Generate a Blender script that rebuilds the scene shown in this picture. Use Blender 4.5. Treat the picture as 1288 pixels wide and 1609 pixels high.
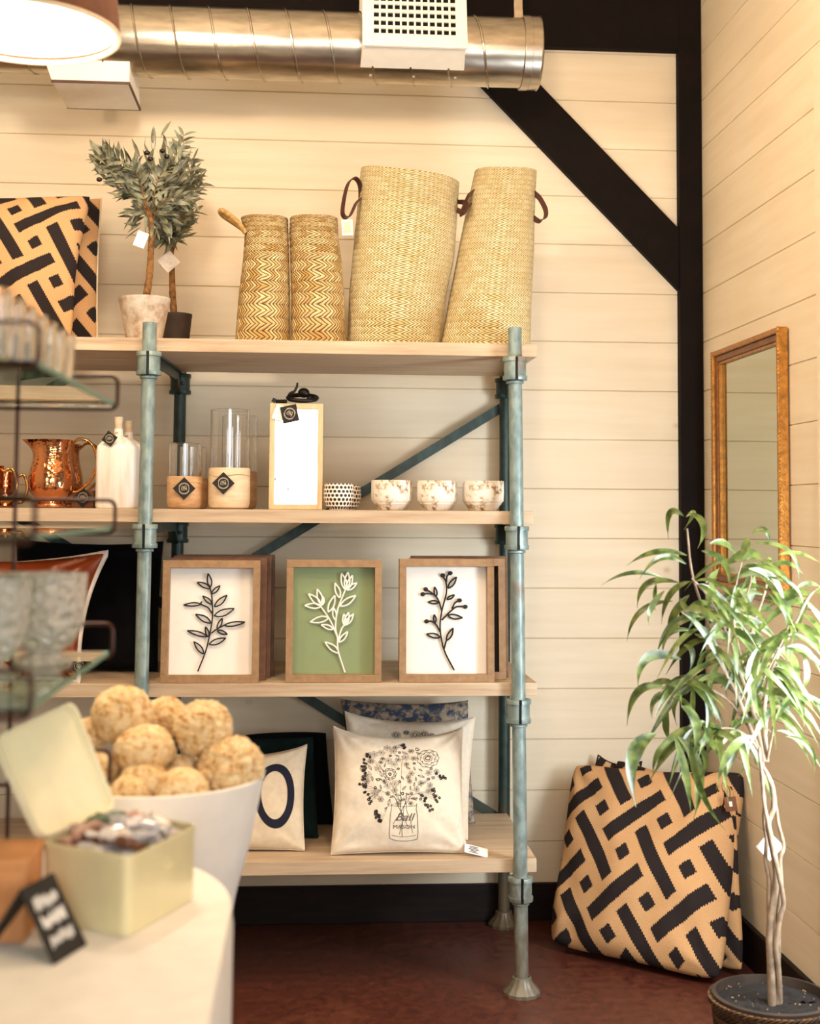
import bpy, math, random
from mathutils import Vector, Matrix, noise
from math import sin, cos, pi, radians, sqrt
for o in list(bpy.data.objects): bpy.data.objects.remove(o)
S = bpy.context.scene
COL = S.collection
V = Vector

# ------------------------------------------------------------ camera
F, CX, CY, YAW, PIT, ROL, H = 2120., 644., 670., .0735, .0625, .0065, 1.47
fw = V((sin(YAW)*cos(PIT), cos(YAW)*cos(PIT), sin(PIT)))
r0 = V((cos(YAW), -sin(YAW), 0)); u0 = r0.cross(fw)
rt = r0*cos(ROL)+u0*sin(ROL); up = -r0*sin(ROL)+u0*cos(ROL)
EYE = V((0, 0, H))
cd = bpy.data.cameras.new('camera'); cam = bpy.data.objects.new('camera', cd); COL.objects.link(cam)
cam.matrix_world = Matrix(((rt.x, up.x, -fw.x, 0), (rt.y, up.y, -fw.y, 0), (rt.z, up.z, -fw.z, H), (0, 0, 0, 1)))
cd.sensor_width = cd.sensor_height = 36; cd.sensor_fit = 'VERTICAL'
cd.lens = F*36/1609; cd.shift_y = -(804.5-CY)/1609
cd.dof.use_dof = True; cd.dof.focus_distance = 4.3; cd.dof.aperture_fstop = 2.8
cd.clip_start = .05
S.camera = cam
S.view_settings.view_transform = 'Standard'; S.view_settings.look = 'None'
S.view_settings.gamma = 1; S.view_settings.use_curve_mapping = False
S.view_settings.exposure = 0.0

def ray(px, py): return fw*F+rt*(px-CX)-up*(py-CY)
def at(px, py, Y): d = ray(px, py); return EYE+d*(Y/d.y)        # point of the photograph at depth Y
def atz(px, py, Z): d = ray(px, py); return EYE+d*((Z-H)/d.z)   # ... on a level at height Z
def atx(px, py, X): d = ray(px, py); return EYE+d*(X/d.x)       # ... on a wall plane at X

def lin(c):
    if isinstance(c, str): c = [int(c[i:i+2], 16)/255 for i in (0, 2, 4)]
    return tuple(((x+.055)/1.055)**2.4 if x > .04045 else x/12.92 for x in c)+(1,)

# ------------------------------------------------------------ world and lights
W = bpy.data.worlds.new('world'); S.world = W; W.use_nodes = True
n = W.node_tree.nodes; l = W.node_tree.links; n.clear()
tc = n.new('ShaderNodeTexCoord'); nz = n.new('ShaderNodeTexNoise'); nz.inputs['Scale'].default_value = 9; nz.inputs['Detail'].default_value = 4
rp = n.new('ShaderNodeValToRGB'); rp.color_ramp.elements[0].position = .38; rp.color_ramp.elements[0].color = (.42, .5, .22, 1)
rp.color_ramp.elements[1].position = .58; rp.color_ramp.elements[1].color = (1, .93, .8, 1)
bg = n.new('ShaderNodeBackground'); bg.inputs['Strength'].default_value = WORLD_STR = .27
ow = n.new('ShaderNodeOutputWorld')
l.new(tc.outputs['Generated'], nz.inputs['Vector']); l.new(nz.outputs[0], rp.inputs[0]); l.new(rp.outputs[0], bg.inputs[0]); l.new(bg.outputs[0], ow.inputs[0])

def area(name, loc, to, sx, sy, power, col):
    d = bpy.data.lights.new(name, 'AREA'); d.shape = 'RECTANGLE'; d.size = sx; d.size_y = sy; d.energy = power; d.color = col
    o = bpy.data.objects.new(name, d); COL.objects.link(o); o.location = loc
    o.rotation_euler = (V(to)-V(loc)).to_track_quat('-Z', 'Y').to_euler(); return o
area('window_daylight', (1.50, 3.12, 1.12), (0.55, 4.6, .95), .5, .8, 42, (.86, .94, 1))
area('shopfront_daylight', (-.1, -1.9, 1.95), (-.1, 4.5, 1.5), 1.7, .95, 52, (1, .98, .95))
area('added_side_fill', (1.38, .1, 1.45), (-.2, 4.3, 1.3), 1.0, 1.1, 30, (.93, .97, 1))  # added fill from the right to shade the frames; no window stands here
def bulb(loc, power, rad=.09, col=(1, .74, .50)):
    d = bpy.data.lights.new('pendant_bulb', 'POINT'); d.energy = power; d.color = col; d.shadow_soft_size = rad
    o = bpy.data.objects.new('pendant_bulb', d); COL.objects.link(o); o.location = loc
bulb((0.35, 2.9, 2.95), 44, col=(1, .72, .48)); bulb((-0.45, 3.35, 3.0), 44, col=(1, .84, .66)); bulb((-1.8, 2.9, 2.8), 40, col=(1, .76, .52))
bulb((0.6, 1.2, 2.9), 30, col=(1, .60, .32))

# ------------------------------------------------------------ node materials
MC = {}
class N:
    def __init__(s, name):
        s.m = bpy.data.materials.new(name); s.m.use_nodes = True; s.t = s.m.node_tree
        s.b = s.t.nodes['Principled BSDF']
    def new(s, k, **kw):
        x = s.t.nodes.new(k)
        for a, b in kw.items(): setattr(x, a, b)
        return x
    def set(s, inp, v):
        if hasattr(v, 'is_output'): s.t.links.new(v, inp)
        else: inp.default_value = v
    def math(s, op, a, b=0., c=None):
        x = s.new('ShaderNodeMath', operation=op); s.set(x.inputs[0], a); s.set(x.inputs[1], b)
        if c is not None: s.set(x.inputs[2], c)
        return x.outputs[0]
    def obj(s, scale=(1, 1, 1)):
        t = s.new('ShaderNodeTexCoord'); mp = s.new('ShaderNodeMapping'); mp.inputs['Scale'].default_value = scale
        s.t.links.new(t.outputs['Object'], mp.inputs[0]); return mp.outputs[0]
    def uv(s):
        t = s.new('ShaderNodeTexCoord'); x = s.new('ShaderNodeSeparateXYZ'); s.t.links.new(t.outputs['UV'], x.inputs[0]); return x.outputs[0], x.outputs[1]
    def noise(s, scale, detail=3, vec=None, rough=.5):
        x = s.new('ShaderNodeTexNoise'); x.inputs['Scale'].default_value = scale; x.inputs['Detail'].default_value = detail; x.inputs['Roughness'].default_value = rough
        s.set(x.inputs['Vector'], vec if vec is not None else s.obj()); return x.outputs[0]
    def ramp(s, fac, stops):
        x = s.new('ShaderNodeValToRGB'); s.set(x.inputs[0], fac); e = x.color_ramp.elements
        while len(e) < len(stops): e.new(.5)
        for i, (p, c) in enumerate(stops): e[i].position = p; e[i].color = lin(c) if not isinstance(c, float) else (c, c, c, 1)
        return x.outputs[0]
    def mix(s, fac, a, b):
        x = s.new('ShaderNodeMix', data_type='RGBA'); s.set(x.inputs[0], fac)
        s.set(x.inputs[6], lin(a) if isinstance(a, str) else a); s.set(x.inputs[7], lin(b) if isinstance(b, str) else b); return x.outputs[2]
    def bump(s, h, strength=.3, dist=.002):
        x = s.new('ShaderNodeBump'); x.inputs['Strength'].default_value = strength; x.inputs['Distance'].default_value = dist
        s.set(x.inputs['Height'], h); s.t.links.new(x.outputs[0], s.b.inputs['Normal'])
    def base(s, c): s.set(s.b.inputs['Base Color'], lin(c) if isinstance(c, str) else c)
    def p(s, **kw):
        for k, v in kw.items(): s.set(s.b.inputs[k.replace('_', ' ')], v)
        return s.m

def plain(name, c, rough=.6, metal=0., var=.12, vs=25, bump=0., bs=200, spec=.5, coat=0.):
    if name in MC: return MC[name]
    a = N(name); r = [x for x in lin(c)[:3]]
    f = a.noise(vs, 4)
    lo = tuple(x*(1-var) for x in r)+(1,); hi = tuple(min(1, x*(1+var)) for x in r)+(1,)
    a.base(a.mix(a.ramp(f, [(.3, 0.), (.7, 1.)]), lo, hi))
    a.p(Roughness=rough, Metallic=metal)
    a.b.inputs['Specular IOR Level'].default_value = spec; a.b.inputs['Coat Weight'].default_value = coat
    if bump: a.bump(a.noise(bs, 3), bump)
    MC[name] = a.m; return a.m

def wood(name, c1, c2, scale=(2, 30, 30), rough=.55, bump=.15, spec=.4):
    if name in MC: return MC[name]
    a = N(name); f = a.noise(3, 6, a.obj(scale), .6); g = a.noise(18, 3, a.obj(scale))
    a.base(a.mix(a.math('MULTIPLY', g, .35), a.ramp(f, [(.3, c1), (.7, c2)]), c1)); a.p(Roughness=rough); a.b.inputs['Specular IOR Level'].default_value = spec; a.bump(f, bump); MC[name] = a.m; return a.m

def boards_mat(name, axis):      # whitewashed pine boards with knots
    a = N(name); sc = (.7, 1, 9) if axis == 'x' else (1, .7, 9)
    f = a.noise(2.2, 6, a.obj(sc), .6)
    big = a.noise(1.1, 2, a.obj((1, 1, 1.6)))
    c = a.mix(a.ramp(f, [(.3, 0.), (.75, 1.)]), 'E9DDC6', 'DCCDB0')
    c = a.mix(a.ramp(big, [(.45, 0.), (.75, .6)]), c, lin('D9CBB0'))
    vo = a.new('ShaderNodeTexVoronoi'); vo.inputs['Scale'].default_value = 2.9; a.set(vo.inputs['Vector'], a.obj((1, 0, 1.25) if axis == 'x' else (0, 1, 1.25)))
    d = vo.outputs['Distance']
    k = a.ramp(d, [(.0, 1.), (.028, .75), (.036, .15), (.045, .45), (.056, 0.)])
    c = a.mix(a.math('MULTIPLY', k, .6), c, lin('B59A70'))
    a.base(c); a.p(Roughness=.55); a.bump(f, .1); return a.m

def geo_fabric(name, light='CFA272', dark='2A2322'):          # woven bars and squares, drawn in lattice units of the UV map
    a = N(name); u, v = a.uv()
    w = a.noise(70, 1, a.obj()); j = a.math('MULTIPLY', a.math('SUBTRACT', w, .5), .035)
    t = a.math('MULTIPLY', a.math('SINE', a.math('MULTIPLY', a.math('ADD', u, v), 120.)), .010)
    p = a.math('ADD', a.math('ADD', u, j), t); q = a.math('ADD', v, t)
    def bars(p, q, off):
        qj = a.math('FLOOR', q)
        ph = a.math('SUBTRACT', a.math('SUBTRACT', p, .5+off), a.math('FLOORED_MODULO', qj, 2.))
        dx = a.math('ABSOLUTE', a.math('SUBTRACT', a.math('FLOORED_MODULO', a.math('ADD', ph, 1.), 2.), 1.))
        dy = a.math('ABSOLUTE', a.math('SUBTRACT', a.math('SUBTRACT', q, qj), .5))
        return a.math('MULTIPLY', a.math('LESS_THAN', dx, .695), a.math('LESS_THAN', dy, .135))
    s1 = bars(p, q, 0.); s2 = bars(q, p, 1.)
    def near(x): return a.math('LESS_THAN', a.math('ABSOLUTE', a.math('SUBTRACT', x, a.math('ROUND', x))), .125)
    sq = a.math('MULTIPLY', near(p), near(q))
    m = a.math('MAXIMUM', a.math('MAXIMUM', s1, s2), sq)
    fine = a.noise(260, 2); c1 = a.mix(fine, light, tuple(x*.8 for x in lin(light)[:3])+(1,))
    a.base(a.mix(m, c1, dark)); a.p(Roughness=.95); a.b.inputs['Specular IOR Level'].default_value = .15
    a.bump(fine, .6, .003); return a.m

def weave(name, c1, c2, c3, strands=1., k=1.6, dark=.25, bump=.8, bk=3., wob=.9, off=0.):   # braided straw: u counts strands, v counts braid bands
    a = N(name); u, v = a.uv()
    fv = a.math('SUBTRACT', v, a.math('FLOOR', v)); h = a.math('ABSOLUTE', a.math('SUBTRACT', fv, .5))
    wb = a.math('MULTIPLY', a.noise(22, 2), wob)
    st = a.math('ADD', a.math('ADD', a.math('MULTIPLY', u, strands), a.math('MULTIPLY', h, k*2)), wb)
    wv = a.new('ShaderNodeTexWhiteNoise', noise_dimensions='1D'); a.set(wv.inputs['W'], a.math('FLOOR', v)); st = a.math('ADD', st, a.math('MULTIPLY', wv.outputs[0], off))
    fs = a.math('SUBTRACT', st, a.math('FLOOR', st)); prof = a.math('SINE', a.math('MULTIPLY', fs, pi))
    band = a.math('SUBTRACT', 1., a.math('MULTIPLY', a.math('MULTIPLY', h, h), bk))
    hgt = a.math('MULTIPLY', a.math('POWER', prof, .6), band)
    # each strand its own tone
    wn = a.new('ShaderNodeTexWhiteNoise', noise_dimensions='2D'); cb = a.new('ShaderNodeCombineXYZ')
    a.set(cb.inputs[0], a.math('FLOOR', st)); a.set(cb.inputs[1], a.math('FLOOR', v)); a.set(wn.inputs['Vector'], cb.outputs[0])
    c = a.mix(wn.outputs[0], c1, c2)
    c = a.mix(a.ramp(hgt, [(0., 1.), (dark, .75), (dark+.25, 0.)]), c, lin(c3))
    a.base(c); a.p(Roughness=.65); a.b.inputs['Specular IOR Level'].default_value = .35
    a.bump(hgt, bump, .006); return a.m

def glass_mat(name, col='FFFFFF', rough=.0, ior=1.45):
    a = N(name); a.base(col); a.p(Roughness=rough, IOR=ior); a.b.inputs['Transmission Weight'].default_value = 1; return a.m

M = {
 'boards_back': boards_mat('whitewashed_boards_back', 'x'), 'boards_side': boards_mat('whitewashed_boards_side', 'y'),
 'timber': wood('dark_stained_timber', '0A0504', '170C08', (4, 4, 4), .75, .2, .15),
 'baseb': wood('dark_baseboard_wood', '0D0705', '24140E', (2, 2, 12), .6, .1, .2),
 'shelf': wood('washed_pine_shelf', 'B0967A', 'D3BFA2', (1.2, 12, 22), .55, .12),
 'frame_wood': wood('oiled_walnut_frame', '8C6C4A', 'AA8862', (14, 14, 14), .5, .15),
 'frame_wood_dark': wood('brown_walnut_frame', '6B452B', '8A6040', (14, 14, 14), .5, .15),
 'light_wood': wood('pale_ash_wood', 'CDAF82', 'E2C9A0', (20, 20, 3), .5, .1),
 'log': wood('turned_log_wood', 'B98A5A', 'DDB98E', (6, 6, 22), .5, .15),
 'log_light': wood('bleached_log_wood', 'D2B690', 'E8D6B8', (6, 6, 22), .5, .15),
 'kraft': plain('kraft_card', 'C98C5A', .8),
 'black_metal': plain('blackened_iron', '1C1A19', .4, .6),
 'bronze': plain('bronze_wire_metal', '3E2218', .38, .7),
 'white_paint': plain('white_lacquer', 'F2EDE6', .35, var=.03),
 'white_matte': plain('white_matte_card', 'F3EEE6', .8, var=.02),
 'cloth': plain('white_cotton_cloth', 'E8E6E4', .85, var=.04, bump=.1),
 'linen': plain('natural_canvas_linen', 'E6DAC6', .92, var=.06, vs=60, bump=.35, bs=600, spec=.2),
 'linen2': plain('oatmeal_canvas_linen', 'DDCDB2', .92, var=.06, vs=60, bump=.35, bs=600, spec=.2),
 'ink': plain('black_print_ink', '24201F', .9, var=.05),
 'ink2': plain('grey_print_ink', '5C5450', .9, var=.05),
 'navy': plain('navy_felt', '16192B', .95, bump=.2),
 'black_fab': plain('black_velvet_fabric', '07070B', .85, var=.3, bump=.2, spec=.2),
 'green_fab': plain('dark_green_knit', '0F2220', .95, var=.3, bump=.5, bs=120, spec=.2),
 'leather': plain('chestnut_leather', '74300F', .32, var=.15, vs=8, bump=.06, bs=300),
 'strap': plain('dark_brown_leather_strap', '46251A', .5, var=.2),
 'suede': plain('grey_fringe_trim', 'CFC4BA', .9, var=.2, bump=.5),
 'pot_black': plain('black_plastic_pot', '33261C', .7, var=.3, bump=.3, bs=60),
 'soil': plain('dark_potting_soil', '160E09', .95, var=.6, vs=80, bump=1., bs=90),
 'bark': plain('olive_bark', '7A552B', .9, var=.6, vs=70, bump=.8, bs=130),
 'stem_grey': plain('pale_grey_bark', '8F7A64', .75, var=.4, vs=40, bump=.4, bs=120),
 'silver': plain('brushed_galvanised_box', 'A59B8C', .4, .6, var=.06),
 'grille': plain('cream_powder_coated_grille', 'E9E2D4', .5, var=.03),
 'hole_shade': plain('painted_opening_shade', '050404', .9),
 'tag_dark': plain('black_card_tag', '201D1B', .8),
 'tag_line': plain('cream_tag_print', 'CFC0A8', .8),
 'rope': plain('twisted_seagrass_rope', 'A9834A', .8, var=.35, vs=90, bump=1., bs=160),
 'twine': plain('jute_twine', 'B89A6C', .9),
 'kraft_tag': plain('brown_card_tag', '7B4F33', .8),
 'gold': plain('aged_gilt_frame', 'A8712C', .36, .55, var=.35, vs=60, bump=.5, bs=150),
 'gold_dark': plain('brown_gilt_frame', '7A4A20', .4, .45, var=.35, vs=60, bump=.4, bs=150),
 'brass': plain('polished_brass', 'D9A45C', .16, 1., var=.05),
 'tin': plain('pale_yellow_tin', 'E3DAB0', .3, .1, var=.04),
 'tin_lid': plain('cream_tin_lid', 'F0EACC', .35, .1, var=.03),
 'olive_fruit': plain('black_olive_skin', '1E0F10', .25),
 'green_card': plain('sage_green_panel', '87966C', .8, var=.02),
 'lamp_shade': plain('brown_burlap_shade', '5C3722', .9, var=.2, bump=.6, bs=250),
 'felt_dark': plain('dark_felt', '0B0A0C', .9),
 'glass': glass_mat('clear_glass'), 'glass_green': glass_mat('green_edged_glass', 'C2E4D3'),
}
# galvanised spiral duct
a = N('galvanised_duct_steel'); f = a.noise(40, 4, a.obj((.3, 1, 1))); a.base(a.ramp(f, [(.3, 'A39A8C'), (.7, 'C4BBAC')]))
a.p(Roughness=.27, Metallic=1.); a.bump(f, .06); M['duct'] = a.m
# painted scaffold pipe: teal with worn spots
def pipe_mat(name, c1, c2):
    a = N(name); f = a.noise(45, 5, a.obj((1, 1, .5))); g = a.noise(9, 4, a.obj((1, 1, .6)))
    c = a.ramp(f, [(.35, c1), (.62, c2)]); c = a.mix(a.ramp(g, [(.62, 0.), (.74, .75)]), c, lin('8A5A34'))
    g_ = a.new('ShaderNodeNewGeometry'); x_ = a.new('ShaderNodeSeparateXYZ'); a.t.links.new(g_.outputs['Position'], x_.inputs[0])
    rz = a.math('MULTIPLY_ADD', f, .5, x_.outputs[2]); c = a.mix(a.ramp(rz, [(.35, .75), (.75, 0.)]), c, lin('6E5B42'))      # rust and dirt at the feet
    a.base(c); a.p(Roughness=.42, Metallic=.25); a.bump(f, .25); return a.m
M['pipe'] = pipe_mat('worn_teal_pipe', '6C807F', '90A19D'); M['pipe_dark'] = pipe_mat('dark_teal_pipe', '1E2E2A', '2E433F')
# floor: polished red-brown concrete
a = N('oxblood_stained_concrete'); f = a.noise(3, 7, None, .65); g = a.noise(30, 4)
a.base(a.mix(a.ramp(f, [(.56, 0.), (.8, .6)]), a.ramp(g, [(.3, '42201A'), (.7, '5C2E20')]), lin('8A5638'))); a.p(Roughness=a.ramp(g, [(.3, .32), (.7, .5)])); M['floor'] = a.m
# hammered copper
a = N('hammered_copper'); vo = a.new('ShaderNodeTexVoronoi'); vo.inputs['Scale'].default_value = 95; a.set(vo.inputs['Vector'], a.obj())
a.base('CC8A60'); a.p(Roughness=.13, Metallic=1.); a.bump(vo.outputs['Distance'], .28, .003); M['copper'] = a.m
# mirror, oak-white ceramics, clay
a = N('silvered_mirror'); a.base('B4B6A2'); a.p(Roughness=.02, Metallic=1.); M['mirror'] = a.m
a = N('antique_mercury_mirror'); a.base('F4F2E6'); a.p(Roughness=.04, Metallic=1.); a.bump(a.noise(6, 2), .35, .02); M['mirror2'] = a.m
a = N('distressed_white_ceramic'); f = a.noise(28, 5, None, .7); a.base(a.ramp(f, [(.38, '86664A'), (.44, 'CDBBA0'), (.50, 'E9E2D6')])); a.p(Roughness=.45); a.bump(f, .5, .004); M['ceramic'] = a.m
a = N('dimpled_pot_glaze'); u, v = a.uv()
uu = a.math('ADD', u, a.math('MULTIPLY', a.math('FLOORED_MODULO', a.math('FLOOR', v), 2.), .5))
du = a.math('SUBTRACT', a.math('SUBTRACT', uu, a.math('FLOOR', uu)), .5); dv = a.math('SUBTRACT', a.math('SUBTRACT', v, a.math('FLOOR', v)), .5)
rr = a.math('SQRT', a.math('ADD', a.math('MULTIPLY', du, du), a.math('MULTIPLY', dv, dv)))
a.base(a.ramp(rr, [(.33, '2B1D16'), (.41, 'EDE4D6')])); a.p(Roughness=.3); a.bump(a.math('MINIMUM', rr, .4), .9, .004); M['dimple'] = a.m
a = N('whitewashed_clay'); f = a.noise(16, 6, None, .7); a.base(a.ramp(f, [(.35, '9C7E64'), (.5, 'C2B3A0'), (.65, 'D5CDC0')])); a.p(Roughness=.9); a.bump(f, .4, .003); M['clay'] = a.m
a = N('white_glazed_wood_bottle'); f = a.noise(3, 5, a.obj((20, 20, 2))); a.base(a.ramp(f, [(.35, 'E4DACB'), (.6, 'F6F2EC')])); a.p(Roughness=.4); M['bottle'] = a.m
# blue toile
a = N('blue_toile_print'); f = a.noise(38, 5, None, .65); a.base(a.ramp(f, [(.44, '38445C'), (.52, '7E7468'), (.58, 'A3937E')])); a.p(Roughness=.95); M['toile'] = a.m
# leaves
def leafmat(name, c1, c2, rough=.42, tr=.15):
    a = N(name); f = a.noise(34, 2); a.base(a.ramp(f, [(.35, c1), (.65, c2)])); a.p(Roughness=rough); a.b.inputs['Specular IOR Level'].default_value = .6
    tl = a.new('ShaderNodeBsdfTranslucent'); tl.inputs[0].default_value = lin(c2); mx = a.new('ShaderNodeMixShader'); mx.inputs[0].default_value = tr
    out = a.t.nodes['Material Output']; a.t.links.new(a.b.outputs[0], mx.inputs[1]); a.t.links.new(tl.outputs[0], mx.inputs[2]); a.t.links.new(mx.outputs[0], out.inputs[0]); return a.m
M['olive_leaf'] = leafmat('grey_green_olive_leaf', '30362A', '8E8F74', .5, .1)
M['fig_leaf'] = leafmat('glossy_long_leaf', '2F3F18', '6F7D3C', .3, .2)
# sponge
a = N('natural_sea_sponge'); f = a.noise(60, 4, None, .7); a.base(a.ramp(f, [(.34, 'B0773C'), (.44, 'DFBB84'), (.6, 'F0DBB0')])); a.p(Roughness=.95); a.bump(a.noise(110, 4, None, .7), 1., .005); M['sponge'] = a.m
# pressed crystal glass
a = N('pressed_crystal_glass'); a.base('FFFAF2'); a.b.inputs['Transmission Weight'].default_value = .62; a.p(Roughness=.05, IOR=1.5)
vo = a.new('ShaderNodeTexVoronoi'); vo.inputs['Scale'].default_value = 70; a.set(vo.inputs['Vector'], a.obj()); a.bump(vo.outputs['Distance'], 1., .012); M['crystal'] = a.m
a = N('green_ground_glass_edge'); a.base('5E9C86'); a.b.inputs['Transmission Weight'].default_value = .35; a.p(Roughness=.3); M['glass_edge'] = a.m
a = N('glowing_lamp_diffuser'); a.base('FFFFFF'); a.b.inputs['Emission Color'].default_value = lin('FFF4DC'); a.b.inputs['Emission Strength'].default_value = 6; M['glow'] = a.m
M['geo'] = geo_fabric('geometric_kilim_fabric')
M['straw'] = weave('pale_palm_straw', 'F4E4B8', 'E0C88E', '86602C', 1., 1.5, .36, 1., 1.6, .35)
M['seagrass'] = weave('coarse_seagrass_braid', 'E6CD98', 'B8904E', '4A2F14', 1., 1.7, .38, 1., 1.8, 1.3, .35)
M['basket_dark'] = weave('brown_basket_weave', '6E4F30', '4C3420', '150C06', 1., 1.5, .3, 1.)

# ------------------------------------------------------------ mesh builder
class MB:
    def __init__(s): s.v = []; s.f = []; s.uv = []; s.sm = []; s.has = False
    def add(s, vs, fs, smooth=False, uvs=None):
        b = len(s.v); s.v += [V(x) for x in vs]
        for i, f in enumerate(fs):
            s.f.append([b+k for k in f]); s.sm.append(smooth)
            s.uv.append([uvs[k] for k in f] if uvs and not isinstance(uvs, dict) else None)
        if uvs: s.has = True
        return s
    def box(s, c, d, R=None, taper=1.):
        c = V(c); x, y, z = d[0]/2, d[1]/2, d[2]/2
        vs = [V((i*x*(taper if k < 0 else 1), j*y*(taper if k < 0 else 1), k*z)) for k in (-1, 1) for j in (-1, 1) for i in (-1, 1)]
        if R is not None: vs = [R @ v for v in vs]
        return s.add([c+v for v in vs], [(0, 2, 3, 1), (4, 5, 7, 6), (0, 1, 5, 4), (2, 6, 7, 3), (0, 4, 6, 2), (1, 3, 7, 5)])
    def hexa(s, p): return s.add(p, [(0, 3, 2, 1), (4, 5, 6, 7), (0, 1, 5, 4), (1, 2, 6, 5), (2, 3, 7, 6), (3, 0, 4, 7)])
    def bar(s, a, b, w, h, upv=(0, 0, 1)):       # rectangular bar a->b
        a, b = V(a), V(b); d = (b-a).normalized(); x = d.cross(V(upv)).normalized(); y = x.cross(d).normalized()
        q = [a-x*w/2-y*h/2, a+x*w/2-y*h/2, a+x*w/2+y*h/2, a-x*w/2+y*h/2]
        return s.hexa(q+[p+(b-a) for p in q])
    def tube(s, pts, rad, seg=10, cap=True, flat=1., closed=False):
        pts = [V(p) for p in pts]; n = len(pts)
        if not hasattr(rad, '__len__'): rad = [rad]*n
        vs = []; fs = []; prev = None
        for i, p in enumerate(pts):
            if closed: d = pts[(i+1) % n]-pts[i-1]
            else: d = pts[min(i+1, n-1)]-pts[max(i-1, 0)]
            if d.length < 1e-9: d = V((0, 0, 1))
            d.normalize()
            if prev is None:
                ref = V((0, 0, 1)) if abs(d.z) < .9 else V((1, 0, 0)); x = d.cross(ref).normalized()
            else: x = (prev-d*prev.dot(d)).normalized()
            prev = x; y = d.cross(x)
            for k in range(seg):
                t = 2*pi*k/seg; vs.append(p+x*cos(t)*rad[i]+y*sin(t)*rad[i]*flat)
        for i in range(n if closed else n-1):
            for k in range(seg):
                a = i*seg+k; b = i*seg+(k+1) % seg; j = (i+1) % n
                fs.append((a, b, j*seg+(k+1) % seg, j*seg+k))
        if cap and not closed: fs.append(tuple(range(seg-1, -1, -1))); fs.append(tuple((n-1)*seg+k for k in range(seg)))
        return s.add(vs, fs, True)
    def lathe(s, prof, c=(0, 0, 0), seg=40, axis=None, ufn=None, uvs=None, capb=True, capt=False, fn=None):
        c = V(c); n = len(prof); vs = []; uv = []; fs = []
        Rm = V((0, 0, 1)).rotation_difference(V(axis)).to_matrix() if axis else None
        for i, (r, z) in enumerate(prof):
            for k in range(seg+1):
                t = 2*pi*k/seg; rr = fn(r, t, z) if fn else r
                p = V((rr*cos(t), rr*sin(t), z)); p = Rm @ p if Rm else p
                vs.append(c+p); uv.append(((k/seg)*(uvs[0] if uvs else 1), (z*uvs[1] if uvs else i/n)))
        for i in range(n-1):
            for k in range(seg):
                a = i*(seg+1)+k; fs.append((a, a+1, a+seg+2, a+seg+1))
        b = len(s.v); s.add(vs, fs, True, uv if uvs else None)
        if capb: s.f.append([b+k for k in range(seg-1, -1, -1)]); s.sm.append(False); s.uv.append(None)
        if capt: s.f.append([b+(n-1)*(seg+1)+k for k in range(seg)]); s.sm.append(False); s.uv.append(None)
        return s
    def grid(s, fn, nu, nv, uvf=None, flip=False, smooth=True):
        vs = []; uv = []; fs = []
        for j in range(nv+1):
            for i in range(nu+1):
                u, v = i/nu, j/nv; vs.append(fn(u, v)); uv.append(uvf(u, v) if uvf else (u, v))
        for j in range(nv):
            for i in range(nu):
                a = j*(nu+1)+i; f = (a, a+1, a+nu+2, a+nu+1); fs.append(f[::-1] if flip else f)
        return s.add(vs, fs, smooth, uv)
    def ball(s, c, r, seg=16, rings=10, fn=None, R=None):
        c = V(c); r = V(r) if hasattr(r, '__len__') else V((r, r, r)); vs = []; fs = []
        for j in range(rings+1):
            t = pi*j/rings
            for i in range(seg):
                q = 2*pi*i/seg; d = V((sin(t)*cos(q), sin(t)*sin(q), cos(t))); k = fn(d) if fn else 1
                p = V((d.x*r.x, d.y*r.y, d.z*r.z))*k; p = R @ p if R else p; vs.append(c+p)
        for j in range(rings):
            for i in range(seg):
                a = j*seg+i; b = j*seg+(i+1) % seg; fs.append((a, a+seg, b+seg, b))
        return s.add(vs, fs, True)
    def blade(s, pts, w, nrm, fold=.25, wf=None):      # leaf along pts, half width w
        pts = [V(p) for p in pts]; n = len(pts); vs = []; fs = []
        for i, p in enumerate(pts):
            t = i/(n-1); d = (pts[min(i+1, n-1)]-pts[max(i-1, 0)]).normalized(); x = d.cross(V(nrm))
            x = x.normalized() if x.length > 1e-6 else V((1, 0, 0)); up_ = x.cross(d)
            ww = w*(wf(t) if wf else (sin(pi*min(1, t*1.04+.02))**.8)*(1-.35*t)); ww = max(ww, w*.04)
            vs += [p-x*ww+up_*ww*fold, p, p+x*ww+up_*ww*fold]
        for i in range(n-1):
            a = i*3; fs += [(a, a+1, a+4, a+3), (a+1, a+2, a+5, a+4)]
        return s.add(vs, fs, True)

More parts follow.
